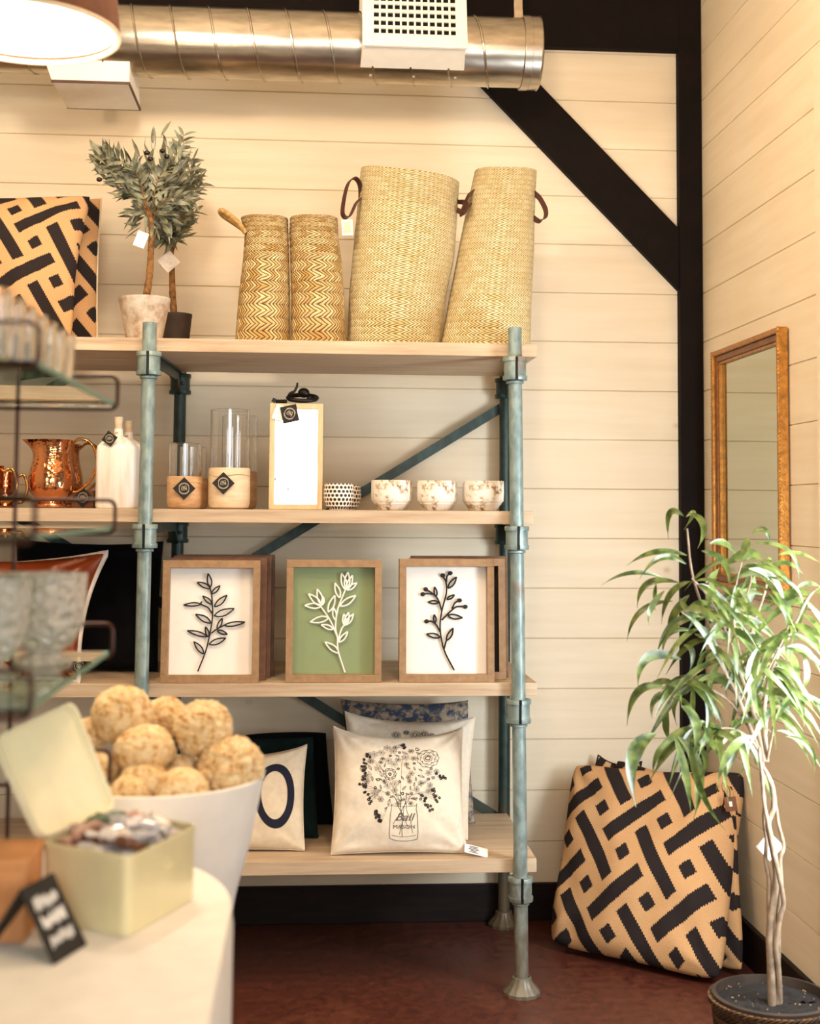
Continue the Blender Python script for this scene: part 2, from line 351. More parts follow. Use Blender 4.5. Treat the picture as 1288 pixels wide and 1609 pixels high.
LOC = {}
def wloc(o):
    p = V((0, 0, 0))
    while o is not None: p += V(LOC.get(o.name, o.location)); o = o.parent
    return p
def part(name, mb, m, parent=None, origin=None, bevel=0, solid=0, sub=0, label=None, kind=None, seg=2):
    """link the builder's shape as one mesh object; shapes are given in world metres"""
    me = bpy.data.meshes.new(name); o = bpy.data.objects.new(name, me); COL.objects.link(o)
    if parent is not None: off = wloc(parent); o.parent = parent
    else:
        if origin is None:
            xs = [v.x for v in mb.v]; ys = [v.y for v in mb.v]; zs = [v.z for v in mb.v]
            origin = ((min(xs)+max(xs))/2, (min(ys)+max(ys))/2, min(zs))
        off = V(origin); o.location = off
    me.from_pydata([tuple(v-off) for v in mb.v], [], mb.f)
    me.polygons.foreach_set('use_smooth', mb.sm)
    if mb.has:
        ul = me.uv_layers.new(name='UVMap'); k = 0; flat = []
        for f, u in zip(mb.f, mb.uv):
            for q in (u or [(0, 0)]*len(f)): flat += [q[0], q[1]]
        ul.data.foreach_set('uv', flat)
    me.materials.append(M[m] if isinstance(m, str) else m); me.update()
    if any(mb.sm): me.set_sharp_from_angle(angle=radians(42))
    if solid: x = o.modifiers.new('solid', 'SOLIDIFY'); x.thickness = solid; x.offset = 0
    if bevel: x = o.modifiers.new('bevel', 'BEVEL'); x.width = bevel; x.segments = seg; x.limit_method = 'ANGLE'
    if sub: x = o.modifiers.new('sub', 'SUBSURF'); x.levels = sub; x.render_levels = sub
    if label: o['label'] = label
    if kind: o['kind'] = kind
    return o
def tag(o, label, cat, group=None, kind=None):
    o['label'] = label; o['category'] = cat
    if group: o['group'] = group
    if kind: o['kind'] = kind
    return o
def thing(name, label, cat, loc, group=None):
    o = bpy.data.objects.new(name, None); COL.objects.link(o); o.location = loc; o.empty_display_size = .05
    return tag(o, label, cat, group)
def dup(root, loc, label, rotz=None, parts=True):
    r = root.copy(); COL.objects.link(r); r.location = loc; r['label'] = label
    if rotz is not None: r.rotation_euler[2] = rotz
    if parts:
        for ch in list(root.children):
            c = ch.copy(); COL.objects.link(c); c.parent = r
            for g in ch.children: d = g.copy(); COL.objects.link(d); d.parent = c
    return r
def struct(name, mb, m, **kw):
    o = part(name, mb, m, **kw); o['kind'] = 'structure'; return o
def spline(pts, n=8):       # Catmull-Rom through points
    pts = [V(p) for p in pts]
    if len(pts) < 3: return [pts[0].lerp(pts[-1], i/n) for i in range(n+1)]
    q = [pts[0]*2-pts[1]]+pts+[pts[-1]*2-pts[-2]]; out = []
    for i in range(1, len(q)-2):
        for k in range(n):
            t = k/n; a, b, c, d = q[i-1:i+3]
            out.append(.5*((2*b)+(c-a)*t+(2*a-5*b+4*c-d)*t*t+(3*b-a-3*c+d)*t**3))
    return out+[pts[-1]]
def text_outline(txt, size, shear=0):       # flat text as triangles: list of verts, faces
    cu = bpy.data.curves.new('lettering', 'FONT'); cu.body = txt; cu.size = size; cu.align_x = 'CENTER'; cu.shear = shear
    o = bpy.data.objects.new('lettering', cu); COL.objects.link(o); dg = bpy.context.evaluated_depsgraph_get()
    me = bpy.data.meshes.new_from_object(o.evaluated_get(dg)); vs = [v.co.copy() for v in me.vertices]; fs = [tuple(p.vertices) for p in me.polygons]
    bpy.data.objects.remove(o); return vs, fs

# ------------------------------------------------------------ room shell
WY, WX = 4.93, 1.452
ZC = 3.75; PH = .1825; Z0 = 2.1017-PH*11-.0
def planks(a0, a1, fixed, axis, holes=None):
    """boards laid on edge above each other along one wall, V grooves between"""
    mb = MB(); g = .0035; dpt = .0045; z = .13
    prof = []
    k = 0; zz = 2.1017
    while zz > .13: zz -= PH
    zz += PH; edges = [.0]+[zz+i*PH for i in range(int((ZC-zz)/PH)+1)]+[ZC]
    return edges
EDG = planks(0, 0, 0, 'x')
def wall_mesh(spans, place):
    """spans: list of (s0, s1, z0, z1) rectangles; place(s, z, depth) -> point; boards get grooves"""
    mb = MB(); g = .003; dp = .006
    for s0, s1, z0, z1 in spans:
        for e0, e1 in zip(EDG[:-1], EDG[1:]):
            a, b = max(e0, z0), min(e1, z1)
            if b-a < 1e-4: continue
            rows = [(a, dp), (a+g, 0), (b-g*.6, 0), (b, dp)]
            for (za, da), (zb, db) in zip(rows[:-1], rows[1:]):
                mb.add([place(s0, za, da), place(s1, za, da), place(s1, zb, db), place(s0, zb, db)], [(0, 1, 2, 3)])
            mb.add([place(s0, a, .03), place(s1, a, .03), place(s1, b, .03), place(s0, b, .03)], [(3, 2, 1, 0)])
    return mb
struct('wall_back', wall_mesh([(-3.6, WX+.05, 0, ZC)], lambda s, z, d: V((s, WY+d, z))), 'boards_back')
# right wall with a window nearer the viewer (out of the picture, its casing just in)
WYe = atx(1282.5, 550, WX-.017).y
WA, WB, WZ0, WZ1 = 1.35, WYe-.12, .42, 2.66
struct('wall_right', wall_mesh([(-2.2, WA, 0, ZC), (WB, WY+.02, 0, ZC), (WA, WB, 0, WZ0), (WA, WB, WZ1, ZC)], lambda s, z, d: V((WX+d, WY-s+(-2.2) if False else s, z)).copy()), 'boards_side')
mb = MB(); mb.box((-1.0, 1.4, -.05), (5.4, 7.4, .1)); struct('floor', mb, 'floor')
mb = MB(); mb.box((-1.0, 1.4, ZC+.05), (5.4, 7.4, .1)); struct('ceiling', mb, 'boards_back')
mb = MB(); mb.box((-3.65, 1.4, ZC/2), (.1, 7.4, ZC)); struct('wall_left', mb, 'boards_side')
# dark baseboards
zb = .132
mb = MB(); mb.box(((-3.6+WX)/2, WY-.009, zb/2), (WX+3.6, .018, zb)); struct('baseboard_back', mb, 'baseb', bevel=.003)
mb = MB(); mb.box((WX-.009, (WY-2.2)/2-.01, zb/2), (.018, WY+2.2-.02, zb)); struct('baseboard_right', mb, 'baseb', bevel=.003)
# timber: top beam, corner post, diagonal brace
BY = WY-.02
def slab(pts, y0, y1):      # polygon in the wall plane given thickness y0..y1
    mb = MB(); n = len(pts); vs = [V((p.x, y0, p.z)) for p in pts]+[V((p.x, y1, p.z)) for p in pts]
    mb.add(vs, [tuple(range(n)), tuple(range(2*n-1, n-1, -1))]+[(i, i+n, (i+1) % n+n, (i+1) % n) for i in range(n)]); return mb
zt = at(1000, 80, BY).z
mb = MB(); mb.box(((-3.6+1.375)/2, WY-.012, (zt+ZC)/2), (1.375+3.6, .05, ZC-zt)); struct('trim_1', mb, 'timber', bevel=.003)
xl = at(1066, 450, BY).x
mb = MB(); mb.box(((xl+WX-.002)/2, WY-.014, (ZC+.13)/2), (WX-.002-xl, .054, ZC-.13)); struct('trim_2', mb, 'timber', bevel=.003)
P = [at(x, y, BY) for x, y in ((1066, 457), (1066, 361), (700, -8), (604, -8))]
P[2].z = P[3].z = zt
P[2].x = at(1066, 361, BY).x-(zt-P[1].z)*.985; P[3].x = P[0].x-(zt-P[0].z)*.985
struct('trim_3', slab(P, WY-.035, WY+.01), 'timber', bevel=.003)
# window casing, sill and sash on the right wall
mb = MB(); mb.box((WX-.006, WB+.06, (WZ0+WZ1)/2+.0), (.022, .12, WZ1-WZ0+.24)); mb.box((WX-.006, WA-.06, (WZ0+WZ1)/2), (.022, .12, WZ1-WZ0+.24))
mb.box((WX-.006, (WA+WB)/2, WZ1+.06), (.022, WB-WA, .12)); mb.box((WX-.006, (WA+WB)/2, WZ0-.06), (.022, WB-WA, .12))
struct('trim_4', mb, 'boards_side', bevel=.002)
wn = thing('window_1', '', '', (WX+.1, (WA+WB)/2, WZ0)); del wn['label']; del wn['category']; wn['kind'] = 'structure'
mb = MB(); fwid = .05
for y in (WA+fwid/2, (WA+WB)/2, WB-fwid/2): mb.box((WX+.06, y, (WZ0+WZ1)/2), (.05, fwid, WZ1-WZ0))
for z in (WZ0+fwid/2, WZ1-fwid/2): mb.box((WX+.06, (WA+WB)/2, z), (.05, WB-WA, fwid))
part('window_frame', mb, 'white_paint', wn)

# ------------------------------------------------------------ air duct, hanger, registers
DY, DR = 4.52, .118
dl = at(150, 63, DY); drr = at(838, 84, DY)
dz = (at(300, 66, DY).z+at(838, 84, DY).z)/2; dz = at(838, 84, DY).z; dx1 = at(846, 84, DY).x
duct = thing('ventilation_duct', 'round galvanised spiral air duct running along the back wall under the beam', 'duct', (0, DY, dz))
ax = (1, 0, 0)
mb = MB(); mb.lathe([(DR, 0), (DR, dx1+3.6)], (-3.6, DY, dz), 64, ax, capt=False, capb=False); part('duct_pipe', mb, 'duct', duct)
mb = MB(); L0 = -3.6; pitch = .128; npt = int((dx1-.12-L0)/pitch*36)
mb.tube([V((L0+pitch*k/36, DY+(DR+.0005)*cos(2*pi*k/36), dz+(DR+.0005)*sin(2*pi*k/36))) for k in range(npt)], .0042, 6); part('spiral_seam', mb, 'duct', duct)
mb = MB(); mb.lathe([(DR+.001, -.05), (DR+.006, -.047), (DR+.006, -.003), (DR+.009, 0), (DR+.004, .004), (.0, .004)], (dx1-.004, DY, dz), 64, ax, capb=False); part('end_cap', mb, 'duct', duct)
mb = MB(); xs = at(812, 84, DY).x
mb.lathe([(DR+.001, -.014), (DR+.008, -.013), (DR+.008, .013), (DR+.001, .014)], (xs+.025, DY, dz), 64, ax, capb=False)
mb.bar((xs+.004, DY, dz+DR), (xs+.004, DY, ZC), .03, .004, (0, 1, 0)); mb.box((xs+.004, DY-.004, dz+DR+.018), (.03, .012, .03))
part('hanger_strap', mb, 'duct', duct, bevel=.001)
# supply register with its boot, facing the viewer and down
rg = thing('air_register', 'cream metal air register with square grille openings on the front of the duct', 'vent', (0, 0, 0))
g0 = at(651, 58, 4.36); RX = Matrix.Rotation(radians(-14), 3, 'X'); gw = (at(734, 60, 4.36)-at(570, 60, 4.36)).length; gh = .30
def rl(x, y, z): return g0+V((0, 0, .098))+RX @ V((x, y, z))
rg.location = rl(0, .02, -gh/2)
cols_, rows_ = 12, 7; iw, ih = gw*.80, gh*.72; bot = -gh/2+.045
mb = MB()
def rbox(x, y, z, sx, sy, sz): mb.box(rl(x, y, z), (sx, sy, sz), RX)
ft = .012; x0 = iw/2; zt2 = bot+ih
rbox(-(gw/2+x0)/2, 0, 0, gw/2-x0, ft, gh); rbox((gw/2+x0)/2, 0, 0, gw/2-x0, ft, gh)
rbox(0, 0, (-gh/2+bot)/2, iw, ft, bot+gh/2); rbox(0, 0, (gh/2+zt2)/2, iw, ft, gh/2-zt2)
part('faceplate', mb, 'grille', rg, bevel=.002)
mb = MB()
for i in range(cols_+1): rbox(-iw/2+iw*i/cols_, .000, (bot+zt2)/2, .0060, .008, ih)
part('vertical_vanes', mb, 'grille', rg)
mb = MB()
for i in range(rows_+1): rbox(0, .005, bot+ih*i/rows_, iw, .006, .0125)
part('horizontal_vanes', mb, 'grille', rg)
mb = MB(); rbox(0, .0125, (bot+zt2)/2, iw+.004, .002, ih+.004); part('painted_shade_sheet', mb, 'hole_shade', rg)  # black sheet that paints the shade seen through the grille openings
mb = MB()
A = [rl(-gw/2+.006, .016, -gh/2+.006), rl(gw/2-.006, .016, -gh/2+.006), rl(gw/2-.006, .016, gh/2), rl(-gw/2+.006, .016, gh/2)]
yb = DY-.03; B = [V((A[0].x-.012, yb, dz-DR+.012)), V((A[1].x+.012, yb, dz-DR+.012)), V((A[1].x+.012, yb, dz+DR+.05)), V((A[0].x-.012, yb, dz+DR+.05))]
mb.hexa(A+B); part('duct_boot', mb, 'grille', rg, bevel=.002)
for x in (-.4, .02, .43): mb = MB(); mb.ball((g0.x+x*gw, DY-.045, dz-DR+.009), .006, 8, 6); part('screw', mb, 'silver', rg)
# boot box under the duct at the left
bx = thing('duct_drop_box', 'grey sheet metal drop box hanging below the duct by the pendant lamp', 'vent', (0, 0, 0))
bzb = at(140, 131, 4.45).z; xa, xb = at(82, 131, 4.45).x, at(203, 131, 4.45).x; bzt = dz-DR+.03
bx.location = ((xa+xb)/2, 4.6, bzb)
mb = MB(); mb.hexa([(xa, 4.45, bzb), (xb, 4.45, bzb), (xb, 4.74, bzb), (xa, 4.74, bzb), (xa-.03, 4.45, bzt), (xb, 4.45, bzt), (xb, 4.70, bzt), (xa-.03, 4.70, bzt)]); part('box_body', mb, 'grille', bx, bevel=.002)
mb = MB(); rect3 = [((xa+xb)/2, 4.449, bzb+.004, xb-xa+.006, .006, .008), ((xa+xb)/2, 4.741, bzb+.003, xb-xa+.006, .006, .007), (xb, 4.595, bzb+.003, .006, .292, .007)]
for x_, y_, z_, a_, b_, c_ in rect3: mb.box((x_, y_, z_), (a_, b_, c_))
part('seam_strip', mb, 'strap', bx)

# ------------------------------------------------------------ pendant lamp
LY = 2.75; lc = at(38, 51, LY); lr = (at(186, 51, LY)-lc).x
lamp = thing('pendant_lamp', 'brown drum pendant lamp with a glowing white underside at the top left', 'lamp', lc)
hh = .34; rt_ = lr*.8
mb = MB(); mb.lathe([(lr, 0), (lr+.004, .0), (rt_+.004, hh), (rt_, hh), (lr-.001, .004)], lc, 72, capb=False); part('lamp_shade', mb, 'lamp_shade', lamp)
mb = MB(); mb.lathe([(lr+.003, -.004), (lr+.005, 0), (lr+.003, .005), (lr-.004, .005), (lr-.004, -.004), (lr+.003, -.004)], lc, 72, capb=False); part('shade_rim', mb, 'tag_line', lamp)
mb = MB(); mb.lathe([(0.001, .012), (lr-.004, .012), (lr-.004, .016), (.001, .016)], lc, 72, capb=False); part('diffuser', mb, 'glow', lamp)
mb = MB(); mb.tube([lc+V((0, 0, .02)), V((lc.x, lc.y, ZC))], .004, 8); part('cord', mb, 'black_metal', lamp)
bulb(lc-V((0, 0, .06)), 14, .12)

# ------------------------------------------------------------ scaffold shelving unit
PY, BPY, PR = 4.181, 4.862, .0215
ZS = [2.0, 1.471, .938, .399]; TH = .041; SY0, SY1 = 4.207, 4.835
XR = [.711, .700, .712, .711]
unit = thing('shelving_unit', 'tall shelving unit of teal scaffold pipe with four pale wooden shelves', 'shelves', (.08, 4.5, 0))
for z, xr in zip(ZS, XR):
    mb = MB(); mb.box(((xr-1.95)/2, (SY0+SY1)/2, z-TH/2), (xr+1.95, SY1-SY0, TH)); part('shelf', mb, 'shelf', unit, bevel=.0015)
def post(xt, xb, y, ztop, m, front):
    def X(z): return xt+(xb-xt)*(ztop-z)/ztop
    mb = MB(); mb.tube([V((X(z), y, z)) for z in (.03, .5, 1, 1.5, ztop)], PR if front else PR*1.0, 24)
    p = part('post', mb, m, unit)
    # fluted floor flange
    mb = MB()
    mb.lathe([(.055, 0), (.056, .010), (.046, .022), (.033, .036), (.029, .052), (.0235, .054)], (X(0), y, 0), 48, fn=lambda r, t, z: r*(1+.035*sin(12*t) if r > .03 else 1))
    part('floor_flange', mb, m, p)
    for zs in ZS:
        c = zs-TH-.006; h = .072
        mb = MB(); pr = [(.0225, 0), (.0375, 0), (.0385, .0012), (.0385, .0135), (.0345, .014), (.0345, h-.014), (.0385, h-.0135), (.0385, h-.0012), (.0375, h), (.0225, h)]
        seg = 40; gap = 2 if front else 0
        # a split collar: leave a slit at the front
        ang0 = -pi/2+radians(0)
        vs = []; fs = []; S_ = 44; a0 = ang0+.125; a1 = ang0+2*pi-.125
        for i, (r, z) in enumerate(pr):
            for k in range(S_+1):
                t = a0+(a1-a0)*k/S_; vs.append(V((X(c)+r*cos(t), y+r*sin(t), c-h+z)))
        for i in range(len(pr)-1):
            for k in range(S_): a = i*(S_+1)+k; fs.append((a, a+1, a+S_+2, a+S_+1))
        n_ = len(pr); 
        fs.append(tuple(i*(S_+1) for i in range(n_))); fs.append(tuple(i*(S_+1)+S_ for i in range(n_-1, -1, -1)))
        mb.add(vs, fs, True)
        cl = part('clamp', mb, m, p)
        if front:
            mb = MB(); mb.box((X(c)+.001, y-PR-.006, c-h/2), (.0085, .008, h*1.0)); part('clamp_slot', mb, 'black_metal', cl)
            mb = MB(); mb.lathe([(.0225, 0), (.0275, .002), (.0275, .008), (.0225, .012)], (X(c), y, c-h-.012), 32); part('set_ring', mb, m, cl)
        else:
            mb = MB(); mb.lathe([(.007, 0), (.007, .008), (.004, .011), (.001, .011)], (X(c)+.012, y-.034, c-h*.5), 6, (0, -1, 0)); part('bolt', mb, m, cl)
    return X
fR = post(.636, .661, PY, 2.047, 'pipe', True)
fL = post(-.4985, -.5075, PY, 2.044, 'pipe', True)
bRx = at(793, 1000, BPY).x; bLx = at(281, 730, BPY).x
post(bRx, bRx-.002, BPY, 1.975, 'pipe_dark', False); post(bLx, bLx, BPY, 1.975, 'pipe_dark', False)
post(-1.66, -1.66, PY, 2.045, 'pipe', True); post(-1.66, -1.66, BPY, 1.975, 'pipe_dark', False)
# bearers under each shelf, from front collar to back collar
for xf, xb in ((fR, bRx), (fL, bLx), (lambda z: -1.66, -1.66)):
    for z in ZS:
        mb = MB(); zc = z-TH-.019
        a_ = V((xf(z), PY+.03, zc)); b_ = V((xb, BPY-.02, zc))
        mb.bar(a_, b_, .006, .034); mb.bar(a_+V((0, 0, .015)), b_+V((0, 0, .015)), .034, .005)
        # gusset at the back collar
        mb.add([V((xb-.004, BPY-.03, zc-.016)), V((xb-.004, BPY-.13, zc-.016)), V((xb-.004, BPY-.03, zc-.062)), V((xb+.004, BPY-.03, zc-.016)), V((xb+.004, BPY-.13, zc-.016)), V((xb+.004, BPY-.03, zc-.062))], [(0, 1, 2), (5, 4, 3), (0, 3, 4, 1), (1, 4, 5, 2), (2, 5, 3, 0)])
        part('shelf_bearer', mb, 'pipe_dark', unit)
def brace(p, q):
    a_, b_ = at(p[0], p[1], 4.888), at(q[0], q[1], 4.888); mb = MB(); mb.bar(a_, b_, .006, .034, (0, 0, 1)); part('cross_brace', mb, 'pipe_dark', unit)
brace((792, 638), (262, 960)); brace((262, 958), (790, 1290)); brace((258, 950), (-140, 712))

# ------------------------------------------------------------ pillows
def pillow_fns(BL, BR, TR, TL, T, sag=.05, pinch=.07, seed=1, wr=.006, pwr=.42, topdip=None, botdip=0., rc=0.):
    """corner points in world space -> front and back surface functions of (u, v) in 0..1"""
    BL, BR, TR, TL = map(V, (BL, BR, TR, TL)); nrm = (BR-BL).cross(TL-BL).normalized()   # towards the viewer side when wound BL,BR,TL
    if nrm.y > 0: nrm = -nrm
    if topdip is None: topdip = sag
    def mid(u, v):
        # pull the edge middles inwards: corners stay out like ears
        eu = 4*u*(1-u); ev = 4*v*(1-v)
        uu = u+(.5-u)*pinch*(ev**1.0)*1.; vv = v+(.5-v)*pinch*eu*.6
        p = (BL*(1-uu)+BR*uu)*(1-vv)+(TL*(1-uu)+TR*uu)*vv
        if rc: p += ((BL+BR+TR+TL)/4-p)*rc*(abs(2*u-1)*abs(2*v-1))**5
        p += (BL-TL)*(topdip*eu**.8*max(0, v*2-1)**2)
        p += (TL-BL)*(botdip*eu**.8*max(0, 1-v*2)**2)
        return p
    def th(u, v):
        a = max(0, 1-abs(2*u-1)**2.3); b = max(0, 1-abs(2*v-1)**2.3)
        t = (a*b)**pwr*T/2
        w = noise.noise(V((u*3.1+seed*7, v*3.1, seed)))*wr*2+noise.noise(V((u*9+seed*3, v*7, seed+4)))*wr*.8
        # radiating creases near the corners
        for cu, cv in ((0, 0), (1, 0), (0, 1), (1, 1)):
            du, dv = u-cu, v-cv; r = sqrt(du*du+dv*dv)
            if r < .45: w += sin(math.atan2(dv, du)*9+seed*2+cu*3)*wr*.9*(1-r/.45)*min(1, r*9)
        return t+w*min(1, (a*b)*6)
    fr = lambda u, v: mid(u, v)+nrm*th(u, v)
    bk = lambda u, v: mid(u, v)-nrm*(max(0, th(u, v)))
    return fr, bk, mid, nrm
def pillow(name, label, cat, m, corners, T, group=None, uvf=None, piping=None, n=44, matb=None, **kw):
    fr, bk, mid, nrm = pillow_fns(*corners, T, **kw)
    zs = min(c[2] for c in corners)
    c0 = sum((V(c) for c in corners), V())/4
    root = thing(name, label, cat, (c0.x, c0.y, min(V(c).z for c in corners)), group)
    mb = MB()
    # warp parameter for finer rows near the edge
    w = lambda t: .5-.5*cos(pi*t)
    mb.grid(lambda u, v: fr(w(u), w(v)), n, n, (lambda u, v: uvf(w(u), w(v))) if uvf else None)
    mb.grid(lambda u, v: bk(w(u), w(v)), n, n, (lambda u, v: uvf(w(u), w(v))) if uvf else None, flip=True)
    part('cushion_body', mb, m, root)
    if piping:
        pts = [mid(i/40, 0) for i in range(40)]+[mid(1, i/40) for i in range(40)]+[mid(1-i/40, 1) for i in range(40)]+[mid(0, 1-i/40) for i in range(40)]
        mb = MB(); mb.tube(pts, piping[0], 8, closed=True); part('edge_seam', mb, piping[1], root)
    return root, fr, nrm
def lat(sx, sy, ang, s, ou=0, ov=0):      # UV in lattice units for the geometric fabric
    ca, sa = cos(ang), sin(ang)
    def f(u, v): x, y = (u-.5)*sx/s, (v-.5)*sy/s; return (x*ca-y*sa+ou, x*sa+y*ca+ov)
    return f
def strip(mb, fr, nrm, pts, w, lift=.0012):      # an inked line drawn on a pillow surface, pts in (u, v)
    P3 = [fr(*p)+nrm*lift for p in pts]; vs = []
    for i, p in enumerate(P3):
        d = (P3[min(i+1, len(P3)-1)]-P3[max(i-1, 0)]); d = d.normalized() if d.length > 1e-7 else V((1, 0, 0))
        x = d.cross(nrm).normalized()*w/2; vs += [p-x, p+x]
    mb.add(vs, [(2*i, 2*i+1, 2*i+3, 2*i+2) for i in range(len(P3)-1)])
    return mb

# big geometric floor cushions in the corner
c1 = [atz(858, 1492, .0)+V((0, 0, .012)), atz(1137, 1556, 0)+V((0, 0, .012)), at(1178, 1206, 4.48), at(899, 1193, 4.80)]
pillow('floor_cushion', 'large tan and black geometric cushion on the floor, front one with a hang tag', 'cushion', 'geo', c1, .20, 'geometric cushions on the floor',
       lat(.65, .60, radians(51), .174, .165, .15), pinch=.06, sag=.03, seed=3, wr=.013, botdip=.0, rc=.07)
c2 = [V((.99, 4.70, .012)), V((1.30, 4.30, .012)), at(1180, 1212, 4.55)+V((.02, .06, .0)), V((1.12, 4.87, .60))]
c2 = [V((1.06, 4.74, .012)), V((1.385, 4.26, .012)), V((1.408, 4.42, .585)), V((1.10, 4.84, .60))]
pillow('floor_cushion', 'geometric cushion standing behind the tagged one, against the right wall', 'cushion', 'geo', c2, .10, 'geometric cushions on the floor',
       lat(.60, .62, radians(50), .185, .66, .1), pinch=.04, sag=.03, seed=8, rc=.06)
# hang tag of the front cushion
# (a part of the front cushion)
def hang_tag(parent, p, w, h, ang, m, slot=None, cord_to=None, thick=.0016, facing=V((0, -1, 0)), name='hang_tag'):
    x = V((0, 0, 1)).cross(facing).normalized()*-1; z = V((0, 0, 1)); R = Matrix.Rotation(ang, 3, facing)
    x = R @ x; z = R @ z; y = facing
    mb = MB(); q = [p-x*w/2-z*h, p+x*w/2-z*h, p+x*w/2, p-x*w/2]; mb.hexa([a-y*thick/2 for a in q]+[a+y*thick/2 for a in q])
    o = part(name, mb, m, parent)
    if slot:
        mb = MB(); c = p-z*h*slot[3]; q = [c-x*slot[0]/2-z*slot[1]/2, c+x*slot[0]/2-z*slot[1]/2, c+x*slot[0]/2+z*slot[1]/2, c-x*slot[0]/2+z*slot[1]/2]
        mb.hexa([a+y*thick*.5 for a in q]+[a+y*thick*1.1 for a in q]); part('price_sticker', mb, slot[2], o)
    if cord_to is not None:
        mb = MB(); s = (p+cord_to)/2; mb.tube(spline([p-z*.006+y*.001, s+x*.012+y*.006, V(cord_to), s-x*.01+y*.005, p-z*.006+y*.001], 8), .0011, 6); part('tag_cord', mb, 'black_metal', o)
    return o
fc = [o for o in COL.objects if o.name == 'floor_cushion'][0]
tp = at(1146, 1252, 4.355)
hang_tag(fc, tp, .038, .046, .15, 'kraft_tag', (.010, .016, 'white_matte', .5), at(1136, 1228, 4.40), facing=V((-.35, -.93, 0)).normalized())
# dark cushion peeking behind, near the wall
pillow('floor_cushion', 'dark patterned cushion whose top corner just shows behind the tagged one', 'cushion', 'geo',
       [V((.86, 4.78, .012)), V((1.10, 4.82, .012)), at(1008, 1196, 4.86), at(940, 1186, 4.86)], .05, 'geometric cushions on the floor', lat(.4, .6, radians(40), .172, .3, .9), n=24, piping=(.003, 'felt_dark'), sag=.02)

# top shelf: geometric cushions at the left
zt_ = ZS[0]+.004
q = lambda x, y, Y: at(x, y, Y)
cA = [V((q(-150, 530, 4.34).x, 4.34, zt_)), V((q(118, 530, 4.34).x, 4.34, zt_)), q(150, 303, 4.50), q(-150, 300, 4.50)]
pillow('geometric_cushion', 'tan and black geometric cushion cut by the left edge, on the top shelf, front one', 'cushion', 'geo', cA, .17, 'geometric cushions on the top shelf',
       lat(.60, .54, radians(57), .158, .72, .02), rc=.06, pinch=.10, sag=.03, seed=12, wr=.012)
cB = [V((q(-60, 530, 4.62).x, 4.62, zt_)), V((q(150, 530, 4.56).x, 4.60, zt_)), q(159, 312, 4.72), q(-90, 306, 4.74)]
pillow('geometric_cushion', 'geometric cushion standing behind the front one on the top shelf, beside the olive tree', 'cushion', 'geo', cB, .13, 'geometric cushions on the top shelf',
       lat(.55, .54, radians(45), .165, .2, .5), piping=(.004, 'linen2'), pinch=.03, sag=.02, seed=15, wr=.006)

# third shelf: leather and black cushions
z3 = ZS[2]+.004
pillow('velvet_cushion', 'large black velvet cushion behind the leather one on the third shelf', 'cushion', 'black_fab',
       [V((q(30, 1070, 4.62).x, 4.55, z3)), V((q(253, 1070, 4.62).x, 4.50, z3)), q(256, 851, 4.70), q(26, 846, 4.72)], .17, seed=21, pinch=.03, sag=.035, wr=.007, piping=(.0025, 'felt_dark'))
pillow('leather_cushion', 'glossy chestnut leather cushion with a pale edge on the third shelf at the left', 'cushion', 'leather',
       [V((q(-170, 1090, 4.25).x, 4.27, z3)), V((q(120, 1100, 4.20).x, 4.225, z3-.0)), q(168, 868, 4.36), q(-170, 880, 4.44)], .18, seed=27, pinch=.10, sag=.045, wr=.014, piping=(.0095, 'suede'))

# bottom shelf cushions
z4 = ZS[3]+.004
oc = [V((q(300, 1330, 4.33).x, 4.34, z4)), V((q(478, 1340, 4.28).x, 4.33, z4)), q(482, 1170, 4.44), q(288, 1180, 4.46)]
orot, ofr, onr = pillow('letter_cushion', 'cream cushion with a big navy letter O, lower shelf beside the sponge tub', 'cushion', 'linen2', oc, .12, seed=31, pinch=.05, sag=.075, wr=.005, piping=(.0025, 'linen2'))
mb = MB(); nO = 56
def Opt(t, k): return ofr(.755+.175*k*cos(t), .50+.325*k*sin(t)*(1 if k == 1 else 1.0))+onr*.0015
vs = [Opt(2*pi*i/nO, 1) for i in range(nO)]+[ofr(.755+.175*.66*cos(2*pi*i/nO), .50+.325*.74*sin(2*pi*i/nO))+onr*.0015 for i in range(nO)]
mids = [ofr(.755+.175*.83*cos(2*pi*i/nO), .50+.325*.87*sin(2*pi*i/nO))+onr*.002 for i in range(nO)]
mb.add(vs+mids, [(i, (i+1) % nO, 2*nO+(i+1) % nO, 2*nO+i) for i in range(nO)]+[(2*nO+i, 2*nO+(i+1) % nO, nO+(i+1) % nO, nO+i) for i in range(nO)], True)
part('letter_print', mb, 'navy', orot)
pillow('knit_cushion', 'dark green cushion behind the letter O cushion on the lower shelf', 'cushion', 'green_fab',
       [V((q(370, 1330, 4.55).x, 4.50, z4)), V((q(500, 1330, 4.55).x, 4.49, z4)), q(492, 1158, 4.60), q(372, 1160, 4.62)], .13, seed=35, pinch=.02, sag=.01, wr=.006)
pillow('fringed_cushion', 'black fuzzy cushion at the back of the lower shelf, left of the bouquet cushions', 'cushion', 'black_fab',
       [V((q(395, 1330, 4.70).x, 4.68, z4)), V((q(524, 1330, 4.70).x, 4.67, z4)), q(512, 1152, 4.76), q(380, 1156, 4.78)], .10, seed=36, pinch=.02, sag=-.03, wr=.006)

